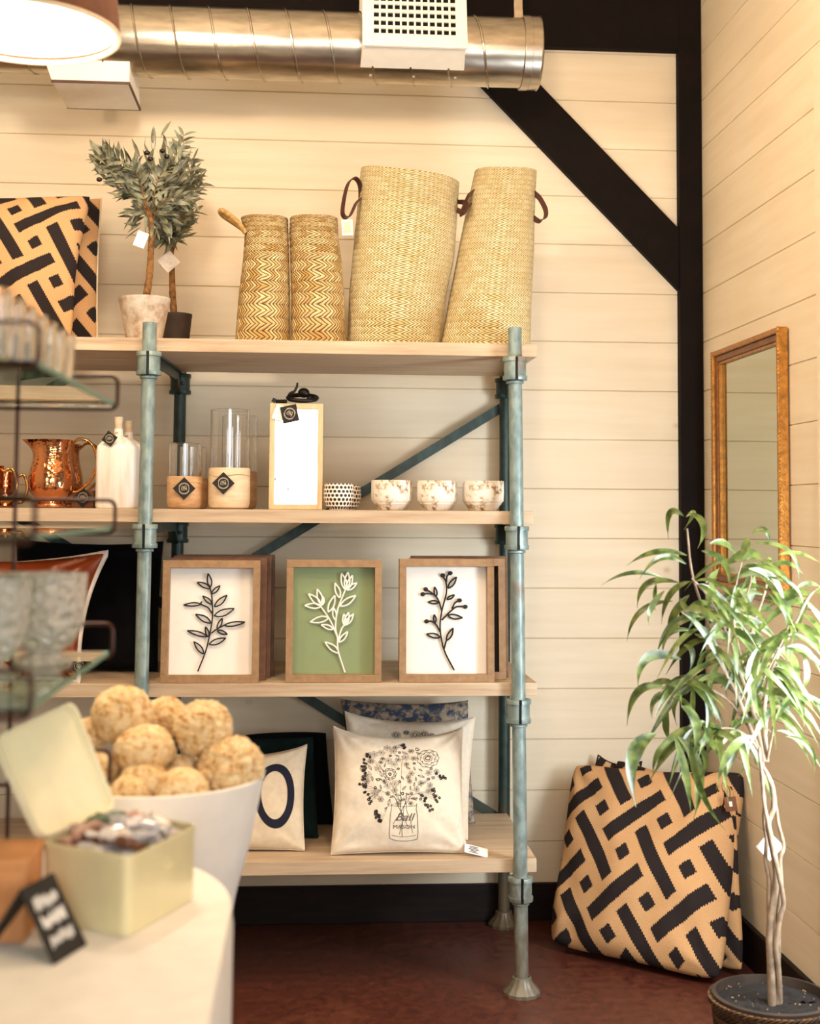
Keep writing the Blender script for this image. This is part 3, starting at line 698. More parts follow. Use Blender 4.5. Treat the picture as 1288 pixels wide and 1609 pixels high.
def bouquet(root, fr, nrm, seed, back=False):
    rnd = random.Random(seed); mb = MB(); mg = MB()
    def wob(c, r, n=10, k=.25, e=1.): return [(c[0]+r*e*cos(2*pi*i/n)*(1+k*rnd.uniform(-1, 1)), c[1]+r*sin(2*pi*i/n)*(1+k*rnd.uniform(-1, 1))) for i in range(n+1)]
    def inside(x, y): return ((x-.50)/.30)**2+((y-.62)/.27)**2 < 1
    # daisies
    placed = []
    big = [(.72, .74, .085, 3), (.42, .60, .05, 2)]
    for (x, y, r, rings) in big:
        for k in range(rings):
            rr = r*(1-k*.3); n_ = 9-k
            for i in range(n_):
                t = 2*pi*i/n_+k; c = (x+rr*.6*cos(t), y+rr*.6*sin(t)); strip(mb, fr, nrm, [(c[0]+rr*.45*cos(t+j)*1., c[1]+rr*.45*sin(t+j)) for j in (-1.3, -.7, 0, .7, 1.3)], .0013)
        strip(mb, fr, nrm, wob((x, y), r*.22, 8), .003)
        placed.append((x, y, r))
    for k in range(420):
        x = rnd.uniform(.2, .8); y = rnd.uniform(.34, .9)
        if not inside(x, y): continue
        r = rnd.choice([.018, .022, .028])
        if any((x-a)**2+(y-b)**2 < (r+c)**2*.75 for a, b, c in placed): continue
        placed.append((x, y, r)); kind = rnd.random()
        if kind < .5:
            for i in range(6):
                t = 2*pi*i/6+x*9
                strip(mg if kind < .3 else mb, fr, nrm, [(x+r*.35*cos(t), y+r*.35*sin(t)), (x+r*cos(t-.3), y+r*sin(t-.3)), (x+r*1.15*cos(t), y+r*1.15*sin(t)), (x+r*cos(t+.3), y+r*sin(t+.3)), (x+r*.35*cos(t), y+r*.35*sin(t))], .0010)
            strip(mb, fr, nrm, [(x-.004, y), (x+.004, y)], .0045)
        elif kind < .8:
            t = rnd.uniform(0, 6.3)
            for s_ in (-1, 1): strip(mg, fr, nrm, [(x-r*cos(t), y-r*sin(t)), (x+s_*r*.4*sin(t), y-s_*r*.4*cos(t)), (x+r*cos(t), y+r*sin(t))], .0011)
            strip(mg, fr, nrm, [(x-r*cos(t), y-r*sin(t)), (x+r*cos(t), y+r*sin(t))], .0009)
        else: strip(mb, fr, nrm, wob((x, y), r*.5, 7, .5), .0025)
    # dark berry sprays and beads along the outline
    for (x, y, dx, dy, n_) in ((.26, .78, -.01, -.03, 6), (.22, .66, .0, -.028, 7), (.2, .52, .012, -.03, 6), (.3, .30, .012, -.016, 6), (.68, .42, .012, -.022, 6), (.76, .48, .01, -.024, 5), (.8, .6, .015, -.012, 4), (.53, .9, .0, -.012, 4)):
        for i in range(n_):
            for jj in range(2):
                a_, b_ = x+dx*i+rnd.uniform(-.02, .02), y+dy*i+rnd.uniform(-.01, .01)
                strip(mb, fr, nrm, wob((a_, b_), .0075, 7, .3), .0035)
            strip(mg, fr, nrm, [(.5, .38), (.5+(x-.5)*.5, .38+(y-.38)*.6), (x+dx*i, y+dy*i)], .0008)
    # stems
    for (a_, b_) in (((.50, .46), (.52, .10)), ((.55, .44), (.50, .12)), ((.45, .42), (.57, .16)), ((.58, .42), (.45, .2)), ((.53, .4), (.60, .13))):
        strip(mb, fr, nrm, [(a_[0]+(b_[0]-a_[0])*t/6+.006*sin(t*2), a_[1]+(b_[1]-a_[1])*t/6) for t in range(7)], .0014)
    # jar outline
    jar = [(.435, .36), (.43, .30), (.425, .27), (.42, .12), (.44, .085), (.52, .07), (.61, .08), (.635, .11), (.632, .27), (.625, .31), (.63, .36)]
    J = [V((x, y, 0)) for x, y in jar]; strip(mg, fr, nrm, [(p.x, p.y) for p in spline(J, 5)], .0018)
    strip(mg, fr, nrm, [(.43+.2*i/8, .345-.012*sin(pi*i/8)) for i in range(9)], .0013); strip(mg, fr, nrm, [(.44+.18*i/8, .115-.012*sin(pi*i/8)) for i in range(9)], .0013)
    for txt, sz, cx, cy, sh in (('Ball', .085, .53, .225, .35), ('MASON', .042, .53, .165, 0)):
        vs, fs = text_outline(txt, sz, sh); mg.add([fr(cx+p.x*1.15, cy+p.y)+nrm*.0016 for p in vs], fs)
    part('bouquet_print', mb, 'ink', root, label='black flowers printed on the cushion'); part('jar_print', mg, 'ink2', root, label='printed jar, leaves and lettering')
b1 = [V((q(520, 1345, 4.26).x, 4.275, z4)), V((q(733, 1345, 4.26).x, 4.275, z4)), q(727, 1142, 4.40), q(524, 1141, 4.40)]
rt1, f1, n1 = pillow('bouquet_cushion', 'white cushion printed with a jar of flowers, the front one on the lower shelf', 'cushion', 'linen', b1, .15, 'flower jar cushions', seed=41, pinch=.05, sag=.085, wr=.006, piping=(.0022, 'linen'), n=56)
bouquet(rt1, f1, n1, 5)
mb = MB(); tp_ = at(722, 1318, 4.27); mb.tube(spline([tp_, tp_+V((.012, -.003, -.004)), tp_+V((.02, -.006, -.01))], 4), .001, 6)
R = Matrix.Rotation(radians(-28), 3, 'Y') @ Matrix.Rotation(radians(62), 3, 'X')
mb2 = MB(); tc_ = V((at(748, 1328, 4.25).x, 4.25, z4+.012)); Rz = Matrix.Rotation(radians(14), 3, 'Y') @ Matrix.Rotation(radians(28), 3, 'X')
mb2.box(tc_, (.075, .038, .0015), Rz); pt = part('price_tag', mb2, 'white_matte', rt1); mb3 = MB()
for i, wd in enumerate((.03, .02, .034, .026, .03)): mb3.box(tc_+Rz @ V((-.008, -.012+i*.006, .0012)), (wd, .0028, .0006), Rz)
part('printed_lines', mb3, 'ink', pt); part('tag_string', mb, 'white_matte', pt)
b2 = [V((q(555, 1345, 4.48).x, 4.45, z4)), V((q(733, 1345, 4.46).x, 4.44, z4)), q(746, 1126, 4.58), q(542, 1118, 4.60)]
rt2, f2, n2 = pillow('bouquet_cushion', 'second flower jar cushion, mostly hidden behind the white front one', 'cushion', 'linen', b2, .12, 'flower jar cushions', seed=44, pinch=.04, sag=.06, wr=.006, piping=(.0022, 'linen'), n=50)
mb = MB(); rnd = random.Random(4)
for cx_, cy_, r_ in ((.60, .85, .03), (.53, .84, .035), (.66, .83, .025), (.46, .86, .02), (.38, .83, .03)):
    for i in range(12):
        t = 2*pi*i/12; strip(mb, f2, n2, [(cx_+r_*.3*cos(t), cy_+r_*.3*sin(t)), (cx_+r_*cos(t+.3), cy_+r_*sin(t+.3)), (cx_+r_*1.3*cos(t), cy_+r_*1.3*sin(t))], .0018)
part('bouquet_print', mb, 'ink', rt2)
pillow('toile_cushion', 'blue and brown toile cushion at the back behind the two flower jar cushions', 'cushion', 'toile',
       [V((q(555, 1300, 4.72).x, 4.69, z4)), V((q(745, 1300, 4.70).x, 4.67, z4)), q(735, 1100, 4.77), q(535, 1098, 4.78)], .11, seed=48, pinch=.03, sag=.03, wr=.006)

# ------------------------------------------------------------ baskets
def tubebag(mb, bands, rows, wave, uN, seg=96, thick=.006, dirt=None):
    """bands: list of (center, rx, ry, tilt) stations from base to top; smooth loft with braid ridges"""
    C = [b[0] for b in bands]; n = rows
    def ev(t):
        x = t*(len(bands)-1); i = min(int(x), len(bands)-2); f = x-i; f2 = f*f*(3-2*f) if len(bands) < 3 else f
        a, b = bands[i], bands[i+1]
        cs = spline([V(b_[0]) for b_ in bands], 16); c = cs[min(len(cs)-1, int(round(t*(len(cs)-1))))] if False else V(a[0]).lerp(V(b[0]), f2)
        return c, a[1]+(b[1]-a[1])*f2, a[2]+(b[2]-a[2])*f2, a[3]+(b[3]-a[3])*f2
    Ht = bands[-1][0][2]-bands[0][0][2]
    vs = []; uv = []; fs = []
    nb = Ht/wave
    def P(t, k, inset=0):
        c, rx, ry, tl = ev(t); th = 2*pi*k/seg; ph = (t*nb) % 1
        rip = .0011*(1-(2*ph-1)**2) if wave < .025 else .0012*(1-(2*ph-1)**2)
        cx, sx = cos(th), sin(th); e = .78
        x = (abs(cx)**e)*(1 if cx > 0 else -1)*(rx+rip-inset); y = (abs(sx)**e)*(1 if sx > 0 else -1)*(ry+rip-inset)
        nzs = noise.noise(V((cx*1.3+c.x*9, sx*1.3, t*3)))*.012
        return V((c.x+x*(1+nzs), c.y+y*(1+nzs), c.z+tl*cx+noise.noise(V((th, t*2, 3)))*.002))
    for j in range(rows+1):
        for k in range(seg+1): t = j/rows; vs.append(P(t, k)); uv.append((k/seg*uN, t*nb))
    for j in range(rows):
        for k in range(seg): a = j*(seg+1)+k; fs.append((a, a+1, a+seg+2, a+seg+1))
    # lip and inner wall
    base = len(vs); rr = 12
    for j in range(rr+1):
        for k in range(seg+1): t = 1-j/rr*.6; vs.append(P(t, k, thick)); uv.append((k/seg*uN, t*nb))
    for k in range(seg): a = rows*(seg+1)+k; fs.append((a, a+1, base+k+1, base+k))
    for j in range(rr):
        for k in range(seg): a = base+j*(seg+1)+k; fs.append((a, a+1, a+seg+2, a+seg+1))
    fs.append(tuple(range(seg-1, -1, -1)))
    fs.append(tuple(base+rr*(seg+1)+k for k in range(seg)))
    mb.add(vs, fs, True, uv); return P
def xc(pl, pr, y, Y): a_, b_ = at(pl, y, Y), at(pr, y, Y); return (a_+b_)/2, (b_.x-a_.x)/2
def bag(name, label, group, m, Y, rows_px, ry, uN, wave, tilt_top, rows):
    st = []
    for i, (y, l_, r_) in enumerate(rows_px):
        c, rx = xc(l_, r_, y, Y); st.append([c, rx, ry[0]+(ry[1]-ry[0])*i/(len(rows_px)-1), tilt_top*i/(len(rows_px)-1)])
    st[0][0] = V((st[0][0].x, Y, ZS[0]+.003)); 
    root = thing(name, label, 'basket', (st[0][0].x, Y, ZS[0]), group)
    mb = MB(); P = tubebag(mb, st, rows, wave, uN); part('woven_body', mb, m, root); return root, st
T1, s1 = bag('tall_straw_basket', 'widest tall pale straw basket with dark leather handles, leaning left of the other tall one', 'tall straw baskets', 'straw', 4.47,
   [(532, 545, 688), (470, 548, 699), (400, 555, 712), (330, 562, 718), (278, 567, 721)], (.085, .10), 70, .0195, -.022, 220)
T2, s2 = bag('tall_straw_basket', 'narrow tall pale straw basket at the right end of the top shelf', 'tall straw baskets', 'straw', 4.47,
   [(535, 690, 832), (470, 706, 834), (400, 720, 837), (330, 733, 839), (270, 746, 842)], (.10, .07), 70, .0195, 0.0, 220)
g1, s3 = bag('seagrass_basket', 'small coarse seagrass basket with a looped handle, leftmost basket', 'small seagrass baskets', 'seagrass', 4.42,
   [(530, 369, 455), (470, 375, 455), (410, 382, 454), (370, 385, 453), (345, 379, 452)], (.085, .08), 42, .029, 0, 140)
g2, s4 = bag('seagrass_basket', 'small coarse seagrass basket between the looped handle one and the tall ones', 'small seagrass baskets', 'seagrass', 4.42,
   [(530, 457, 543), (470, 458, 541), (410, 456, 536), (370, 455, 531), (345, 456, 530)], (.085, .08), 42, .029, 0, 140)
# handles
mb = MB(); Y_ = 4.42; mb.tube(spline([at(384, 362, Y_), at(370, 352, Y_), at(352, 340, Y_-.02), at(346, 333, Y_-.04), at(349, 331, Y_-.05), at(360, 338, Y_-.055), at(374, 350, Y_-.055), at(386, 366, Y_-.05)], 6), .0085, 10); part('handle', mb, 'rope', g1)
def strap(parent, pts, w=.018):
    P_ = spline(pts, 7); mb = MB(); vs = []
    for i, p in enumerate(P_):
        d = (P_[min(i+1, len(P_)-1)]-P_[max(i-1, 0)]).normalized(); x = V((.6, -.8, .3)); x = (x-d*x.dot(d)).normalized(); k = d.cross(x)*.0018
        vs += [p-x*w/2-k, p+x*w/2-k, p+x*w/2+k, p-x*w/2+k]
    fs = []
    for i in range(len(P_)-1):
        for a_ in range(4): fs.append((4*i+a_, 4*i+(a_+1) % 4, 4*i+4+(a_+1) % 4, 4*i+4+a_))
    fs += [(3, 2, 1, 0), tuple(len(vs)-4+k for k in range(4))]
    mb.add(vs, fs, True); return part('leather_handle', mb, 'strap', parent)
Yh = 4.44
h1 = strap(T1, [at(567, 318, Yh), at(565, 290, Yh-.01), at(556, 280, Yh-.03), at(545, 293, Yh-.05), at(538, 334, Yh-.06), at(548, 341, Yh-.055), at(560, 318, Yh-.03), at(568, 310, Yh)])
hang_tag(h1, at(545, 345, Yh-.055), .036, .052, .05, 'white_matte', (.026, .038, 'tag_line', .5))
strap(T1, [at(717, 317, Yh), at(728, 318, Yh-.01), at(733, 322, Yh-.03), at(728, 334, Yh-.04), at(718, 330, Yh-.03)])
strap(T2, [at(746, 298, Yh), at(737, 305, Yh-.01), at(726, 332, Yh-.03), at(727, 338, Yh-.03), at(737, 322, Yh-.01), at(745, 322, Yh)])
strap(T2, [at(837, 302, Yh), at(848, 312, Yh-.02), at(857, 330, Yh-.03), at(856, 342, Yh-.035), at(846, 347, Yh-.03), at(836, 341, Yh)])

# ------------------------------------------------------------ olive trees
def olive(name, label, potm, px, potspec, Y, trunk_px, blobs, nleaf, seed, tagspec=None, fruits=()):
    (pl, pr, ptop), (bl, br) = potspec
    c, r1 = xc(pl, pr, ptop, Y); cb, r2 = xc(bl, br, 525, Y); z0 = ZS[0]; hgt = c.z-z0
    root = thing(name, label, 'tree', (c.x, Y, z0), 'potted olive trees')
    mb = MB(); mb.lathe([(r2*.97, 0), (r2, .004), (r1*.98, hgt-.012), (r1, hgt-.01), (r1*1.01, hgt), (r1*.93, hgt), (r1*.9, hgt-.02), (.002, hgt-.022)], (c.x, Y, z0), 48, fn=lambda r, t, z: r*(1+.012*sin(3*t+z*30)))
    part('pot', mb, potm, root)
    mb = MB(); mb.lathe([(r1*.9, hgt-.024), (r1*.9, hgt-.014), (.002, hgt-.008)], (c.x, Y, z0), 24); part('soil', mb, 'soil', root)
    T = [V((c.x, Y, z0+hgt-.02))]+[at(x, y, Y) for x, y in trunk_px]
    rnd = random.Random(seed)
    mb = MB(); tp = spline(T, 6); mb.tube(tp, [.0125*(1-.35*i/len(tp))*(1+.12*noise.noise(V((i*.9, seed, 0)))) for i in range(len(tp))], 10); part('trunk', mb, 'bark', root)
    mb = MB(); br_ = MB()
    for k in range(nleaf):
        bx_, by_, rx_, ry_ = blobs[k % len(blobs)]
        while True:
            a_, b_, c_ = rnd.uniform(-1, 1), rnd.uniform(-1, 1), rnd.uniform(-1, 1)
            if a_*a_+b_*b_+c_*c_ < 1: break
        p = at(bx_+a_*rx_, by_+b_*ry_, Y+c_*.08)
        top = T[-1]; d = (p-top); d = d.normalized() if d.length > .01 else V((0, 0, 1))
        d = (d+V((rnd.uniform(-.6, .6), rnd.uniform(-.6, .6), rnd.uniform(-.1, .9)))).normalized()
        Ls = rnd.uniform(.045, .072); dr = V((0, 0, -1))*rnd.uniform(0, .35)
        pts = [p+d*Ls*t+dr*Ls*t*t for t in (0, .2, .4, .6, .8, 1)]
        mb.blade(pts, rnd.uniform(.0062, .0098), V((rnd.uniform(-1, 1), rnd.uniform(-1, .2), rnd.uniform(-.3, 1))).normalized(), .2)
    for k in range(26):
        bx_, by_, rx_, ry_ = blobs[k % len(blobs)]; e = at(bx_+rnd.uniform(-.9, .9)*rx_, by_+rnd.uniform(-.95, .3)*ry_, Y+rnd.uniform(-.07, .07))
        m_ = T[-1].lerp(e, .5)+V((rnd.uniform(-.02, .02), 0, rnd.uniform(0, .02))); pp = spline([T[-1]-V((0, 0, rnd.uniform(0, .05))), m_, e], 5); br_.tube(pp, [.0022*(1-.6*i/len(pp)) for i in range(len(pp))], 5)
        for i in range(3, len(pp)):
            for s_ in (-1, 1):
                d = (pp[i]-pp[i-1]).normalized(); side = d.cross(V((rnd.uniform(-.5, .5), -1, rnd.uniform(-.5, .5)))).normalized()*s_; dd = (d*.8+side*.7).normalized(); Ls = rnd.uniform(.042, .066)
                mb.blade([pp[i]+dd*Ls*t+V((0, 0, -.25*Ls*t*t)) for t in (0, .25, .5, .75, 1)], rnd.uniform(.006, .0095), V((rnd.uniform(-.5, .5), -1, rnd.uniform(0, 1))).normalized(), .2)
    part('foliage', mb, 'olive_leaf', root); part('twigs', br_, 'bark', root)
    for (x, y) in fruits:
        mb = MB(); mb.ball(at(x, y, Y-.07), (.0095, .0085, .0075), 14, 10); part('olive', mb, 'olive_fruit', root)
    return root
o1 = olive('olive_tree', 'small olive tree in a whitewashed clay pot on the top shelf', 'clay', 0, ((187, 268, 469), (203, 258)), 4.36,
   [(234, 440), (237, 400), (238, 365), (236, 335)], [(228, 300, 48, 55), (190, 275, 40, 28), (255, 250, 38, 42), (272, 300, 30, 45), (238, 345, 32, 28), (168, 252, 22, 16)], 210, 3,
   fruits=[(231, 240), (262, 246), (236, 250), (156, 282), (255, 237)])
o2 = olive('olive_tree', 'olive tree in a small black pot, standing behind the clay pot one', 'pot_black', 0, ((246, 302, 494), (252, 296)), 4.60,
   [(271, 460), (270, 420), (268, 385)], [(282, 310, 34, 42), (290, 290, 28, 45), (275, 355, 30, 26), (262, 380, 14, 14)], 150, 9)
ta = hang_tag(o1, at(226, 365, 4.30), .036, .05, -.35, 'white_matte')

def emblem_tag(parent, c, s, ang=pi/4, y=V((0, -1, 0)), m='tag_dark', line='tag_line'):
    """square black card hung by a corner with a wreath ring and a monogram"""
    X_ = V((0, 0, 1)).cross(y).normalized()*-1; Z_ = V((0, 0, 1)); R = Matrix.Rotation(ang, 3, y); x = R @ X_; z = R @ Z_
    mb = MB(); qd = [c-x*s/2-z*s/2, c+x*s/2-z*s/2, c+x*s/2+z*s/2, c-x*s/2+z*s/2]; mb.hexa([a_-y*.0008 for a_ in qd]+[a_+y*.0008 for a_ in qd]); o = part('hang_tag', mb, m, parent)
    mb = MB(); x, z = X_, Z_; R2 = Matrix.Rotation(ang-pi/4, 3, y); x = R2 @ x; z = R2 @ z; k = c+y*.0016
    ring = lambda r, n=28, a0=0, a1=2*pi: [k+x*r*cos(a0+(a1-a0)*i/n)+z*r*sin(a0+(a1-a0)*i/n) for i in range(n+1)]
    mb.tube(ring(s*.31), s*.016, 5); mb.tube(ring(s*.35, 20, .4, 2.6), s*.012, 5); mb.tube(ring(s*.35, 20, 3.6, 5.8), s*.012, 5)
    def L(pts): mb.tube(spline([k+x*a_*s+z*b_*s for a_, b_ in pts], 4), s*.014, 5)
    L([(-.16, -.12), (-.14, .05), (-.12, .16), (-.02, .14), (-.04, .04), (-.13, .02)]); L([(-.1, .02), (-.02, -.12)])
    L([(.16, .1), (.08, .15), (.02, .04), (.06, -.1), (.15, -.09), (.16, .0), (.1, .0)]); L([(-.18, -.02), (0, .03), (.18, .06)])
    part('tag_emblem', mb, line, o); return o
emblem_tag(o2, at(265, 411, 4.545), .055, pi/4-.05, m='suede', line='white_matte')

# ------------------------------------------------------------ middle shelf
z2 = ZS[1]+.001
def bx(l_, r_, Y): return xc(l_, r_, 790, Y)
# copper pitchers
def pitcher(label, px, Y, w, h, sc=1.):
    c = at(px, 790, Y); c = V((c.x, Y, z2)); root = thing('copper_pitcher', label, 'pitcher', c, 'copper pitchers'); k = w/2
    pr = [(.60, 0), (.72, .012), (.70, .05), (.62, .09), (.66, .12), (.92, .24), (1., .36), (.96, .52), (.84, .70), (.80, .84), (.84, .94), (.90, 1.)]
    pr = [(r*k*.86, z*h) for r, z in pr]
    P_ = spline([V((r, 0, z)) for r, z in pr], 4); prof = [(p.x, p.z) for p in P_]
    inner = [(p[0]-.003, p[1]) for p in reversed(prof) if p[1] > h*.3]
    def lip(r, t, z):
        r = r*(1+.012*sin(14*t)*min(1, z/h*4)*max(0, min(1, (.8-z/h)*4)))
        e = max(0, (z/h-.72)/.28); a_ = (t-pi) ; a_ = (a_+pi) % (2*pi)-pi; return r+e*e*math.exp(-(a_/.42)**2)*.032
    mb = MB(); mb.lathe(prof+inner, c, 56, fn=lip); part('pitcher_body', mb, 'copper', root)
    mb = MB(); rx_ = k
    mb.tube(spline([c+V((rx_*.70, 0, h*.93)), c+V((rx_*1.05, 0, h*1.02)), c+V((rx_*1.5, 0, h*.94)), c+V((rx_*1.72, 0, h*.68)), c+V((rx_*1.5, 0, h*.42)), c+V((rx_*1.05, 0, h*.26)), c+V((rx_*.82, 0, h*.24))], 6), .0062, 10, flat=.7); part('handle', mb, 'brass', root)
    return root
pitcher('hammered copper pitcher with brass handle, in front, between the mugs and the white bottles', 80, 4.34, .165, .215)
pitcher('copper pitcher standing behind the front one, its handle showing on the right', 98, 4.58, .150, .212)
# copper mugs at the far left
def mug(label, px, Y, r, h):
    c = at(px, 790, Y); c = V((c.x, Y, z2)); root = thing('copper_mug', label, 'mug', c, 'copper mugs')
    mb = MB(); mb.lathe([(r*.86, 0), (r, .006), (r*.98, h*.5), (r, h), (r*.96, h), (r*.93, .01), (.001, .008)], c, 44); part('mug_body', mb, 'copper', root)
    mb = MB(); mb.tube(spline([c+V((r*.95, 0, h*.86)), c+V((r*1.5, 0, h*.92)), c+V((r*1.78, 0, h*.55)), c+V((r*1.45, 0, h*.18)), c+V((r*.95, 0, h*.14))], 6), .005, 10); part('handle', mb, 'brass', root)
mug('copper mug cut by the left edge of the picture', -22, 4.30, .052, .13)
mug('copper mug with brass handle left of the front pitcher', 6, 4.5, .042, .115)
# white bottles
def bottle(label, px, Y, tagside):
    c = V((at(px, 790, Y).x, Y, z2)); root = thing('white_bottle', label, 'bottle', c, 'white square bottles'); w = .126
    mb = MB(); a_ = .92
    lv = [(w*.94, 0), (w, .006), (w, .178), (w*.96, .194), (w*.78, .208), (w*.45, .222), (w*.25, .228), (.029, .232), (.027, .25)]
    vs = []; fs = []; seg = 32
    for wd, z in lv:
        for k in range(seg):
            t = 2*pi*k/seg; e = .38 if wd > .04 else 1.; cx_, sx_ = cos(t), sin(t)
            vs.append(c+V(((abs(cx_)**e)*(1 if cx_ > 0 else -1)*wd/2, (abs(sx_)**e)*(1 if sx_ > 0 else -1)*wd/2, z)))
    for i in range(len(lv)-1):
        for k in range(seg): fs.append((i*seg+k, i*seg+(k+1) % seg, (i+1)*seg+(k+1) % seg, (i+1)*seg+k))
    fs += [tuple(range(seg-1, -1, -1)), tuple((len(lv)-1)*seg+k for k in range(seg))]
    mb.add(vs, fs, True); part('bottle_body', mb, 'bottle', root)
    mb = MB(); mb.lathe([(.0115, 0), (.0115, .02), (.0135, .045), (.013, .05), (.001, .05)], c+V((0, 0, .238)), 20); part('stopper', mb, 'log_light', root)
    emblem_tag(root, c+V((-.018, -.066, .216)), .036, .95)
    mb = MB(); mb.tube(spline([c+V((-.014, -.01, .236)), c+V((.0, -.018, .238)), c+V((-.004, -.045, .232)), c+V((-.01, -.064, .226))], 5), .0012, 6); part('twine', mb, 'twine', root)
    return root
bottle('square white bottle with a wooden stopper and black diamond tag, left of the pipe post', 184, 4.31, -1)
bottle('square white bottle behind the front one, half hidden by the pipe post', 200, 4.50, 1)
# a tag lying between pitcher and bottle belongs to a small dark box
bxx = V((at(131, 790, 4.40).x, 4.42, z2)); kb = thing('gift_box', 'small dark box with a black diamond tag between the pitcher and the bottles', 'box', bxx)
mb = MB(); mb.box(bxx+V((0, 0, .028)), (.065, .06, .056)); part('box_body', mb, 'kraft_tag', kb, bevel=.002); emblem_tag(kb, bxx+V((0, -.0325, .034)), .046, pi/4)

# hurricane candle holders
def hurricane(label, l_, r_, Y, hb, gl, gr, hg, m, tagx=0., tg=True):
    c, r = bx(l_, r_, Y); c = V((c.x, Y, z2)); gc, gr_ = xc(gl, gr, 700, Y)
    root = thing('hurricane_candle_holder', label, 'candle holder', c, 'log base hurricane holders')
    mb = MB(); mb.lathe([(r*.80, 0), (r*.93, .005), (r, .02), (r, hb-.006), (r*.97, hb), (gr_-.002, hb), (gr_-.006, hb-.03), (.001, hb-.03)], c, 48, fn=lambda rr, t, z: rr*(1+.012*sin(2*t+1)+.006*sin(5*t))); part('log_base', mb, m, root)
    g0_ = c+V((0, 0, hb-.02)); mb = MB()
    mb.lathe([(gr_, 0), (gr_, hg), (gr_-.0015, hg+.001), (gr_-.003, hg), (gr_-.003, 0), (gr_, 0)], g0_, 64, capb=False); part('glass_chimney', mb, 'glass', root)
    if tg:
        emblem_tag(root, c+V((tagx, -r-.004, hb*.62)), .050, pi/4)
        mb = MB(); pts = [c+V((r*1.012*sin(t), -r*1.012*cos(t), hb*.9-.012*abs(cos(t/2))+.004*sin(3*t))) for t in [i*.3-3 for i in range(21)]]; mb.tube(pts, .0011, 5); part('twine', mb, 'twine', root)
    return root
hurricane('short hurricane glass with a diamond tag, just right of the left pipe post', 262, 317, 4.33, .102, 265, 315, .125, 'log', .004)
hurricane('short hurricane glass standing behind the front short one, partly hidden', 277, 326, 4.58, .102, 280, 324, .125, 'log', tg=False)
hurricane('tall hurricane glass on a bleached log base with a diamond tag', 327, 392, 4.33, .130, 330, 391, .205, 'log_light', -.014)
hurricane('tall hurricane glass behind the front tall one, showing at its right', 345, 403, 4.56, .126, 343, 400, .205, 'log', tg=False)

# framed mirror box with chain ornament on top
Ym = 4.30; l_, r_ = at(422, 797, Ym).x, at(506, 797, Ym).x; zt5 = at(464, 634, Ym).z; w5 = r_-l_; cxm = (l_+r_)/2
mbx = thing('mirror_lantern_box', 'pale wood framed upright mirror box with a black diamond tag on the middle shelf', 'box', (cxm, Ym+.04, z2))
hgt = zt5-z2; fwd = .017; mb = MB()
mb.box((l_+fwd/2, Ym+.045, z2+hgt/2), (fwd, .09, hgt)); mb.box((r_-fwd/2, Ym+.045, z2+hgt/2), (fwd, .09, hgt)); mb.box((cxm, Ym+.045, z2+fwd/2), (w5-2*fwd, .09, fwd)); mb.box((cxm, Ym+.045, zt5-fwd/2), (w5-2*fwd, .09, fwd))
part('wooden_frame', mb, 'light_wood', mbx, bevel=.001)
mb = MB(); mb.box((cxm, Ym+.014, z2+hgt/2), (w5-2*fwd, .004, hgt-2*fwd)); part('mirror_glass', mb, 'mirror2', mbx)
emblem_tag(mbx, at(455, 650, Ym-.008), .052, .22)
hang_tag(mbx, at(443, 637, Ym-.004), .034, .05, -.35, 'white_matte', name='paper_tag')
# iron ball-and-ring puzzle ornament lying on the box
kb = thing('iron_ring_ornament', 'black iron rings and balls ornament lying on top of the mirror box', 'ornament', (cxm+.01, Ym+.04, zt5))
mb = MB(); c = V((cxm+.018, Ym+.042, zt5+.0115)); mb.tube([c+V((.046*cos(t), .034*sin(t), .010+.012*sin(t))) for t in [i*2*pi/40 for i in range(40)]], .0072, 12, closed=True); part('ring', mb, 'black_metal', kb)
mb = MB(); mb.ball(c+V((.004, -.004, .026)), (.019, .018, .016), 20, 14); part('ball', mb, 'black_metal', kb)
mb = MB(); mb.ball(c+V((.024, -.012, .006)), .011, 16, 12); part('ball', mb, 'black_metal', kb)
mb = MB(); mb.tube(spline([c+V((-.046, 0, .004)), c+V((-.04, -.01, .022)), c+V((-.026, -.01, .03)), c+V((-.018, -.01, .046)), c+V((-.0165, -.01, .058))], 6), [.0055-.0001*i for i in range(25)], 9); part('stem', mb, 'black_metal', kb)
for i, (dx, dy, dz_) in enumerate(((-.056, -.018, .0), (-.067, -.012, .0), (-.077, -.016, -.0005))):
    mb = MB(); mb.ball(c+V((dx, dy, dz_-.004)), .0078, 12, 10); part('bead', mb, 'black_metal', kb)
mb = MB(); mb.box(c+V((-.09, -.018, -.0005)), (.013, .013, .013), Matrix.Rotation(.5, 3, 'Y')); part('cube_bead', mb, 'black_metal', kb, bevel=.001)

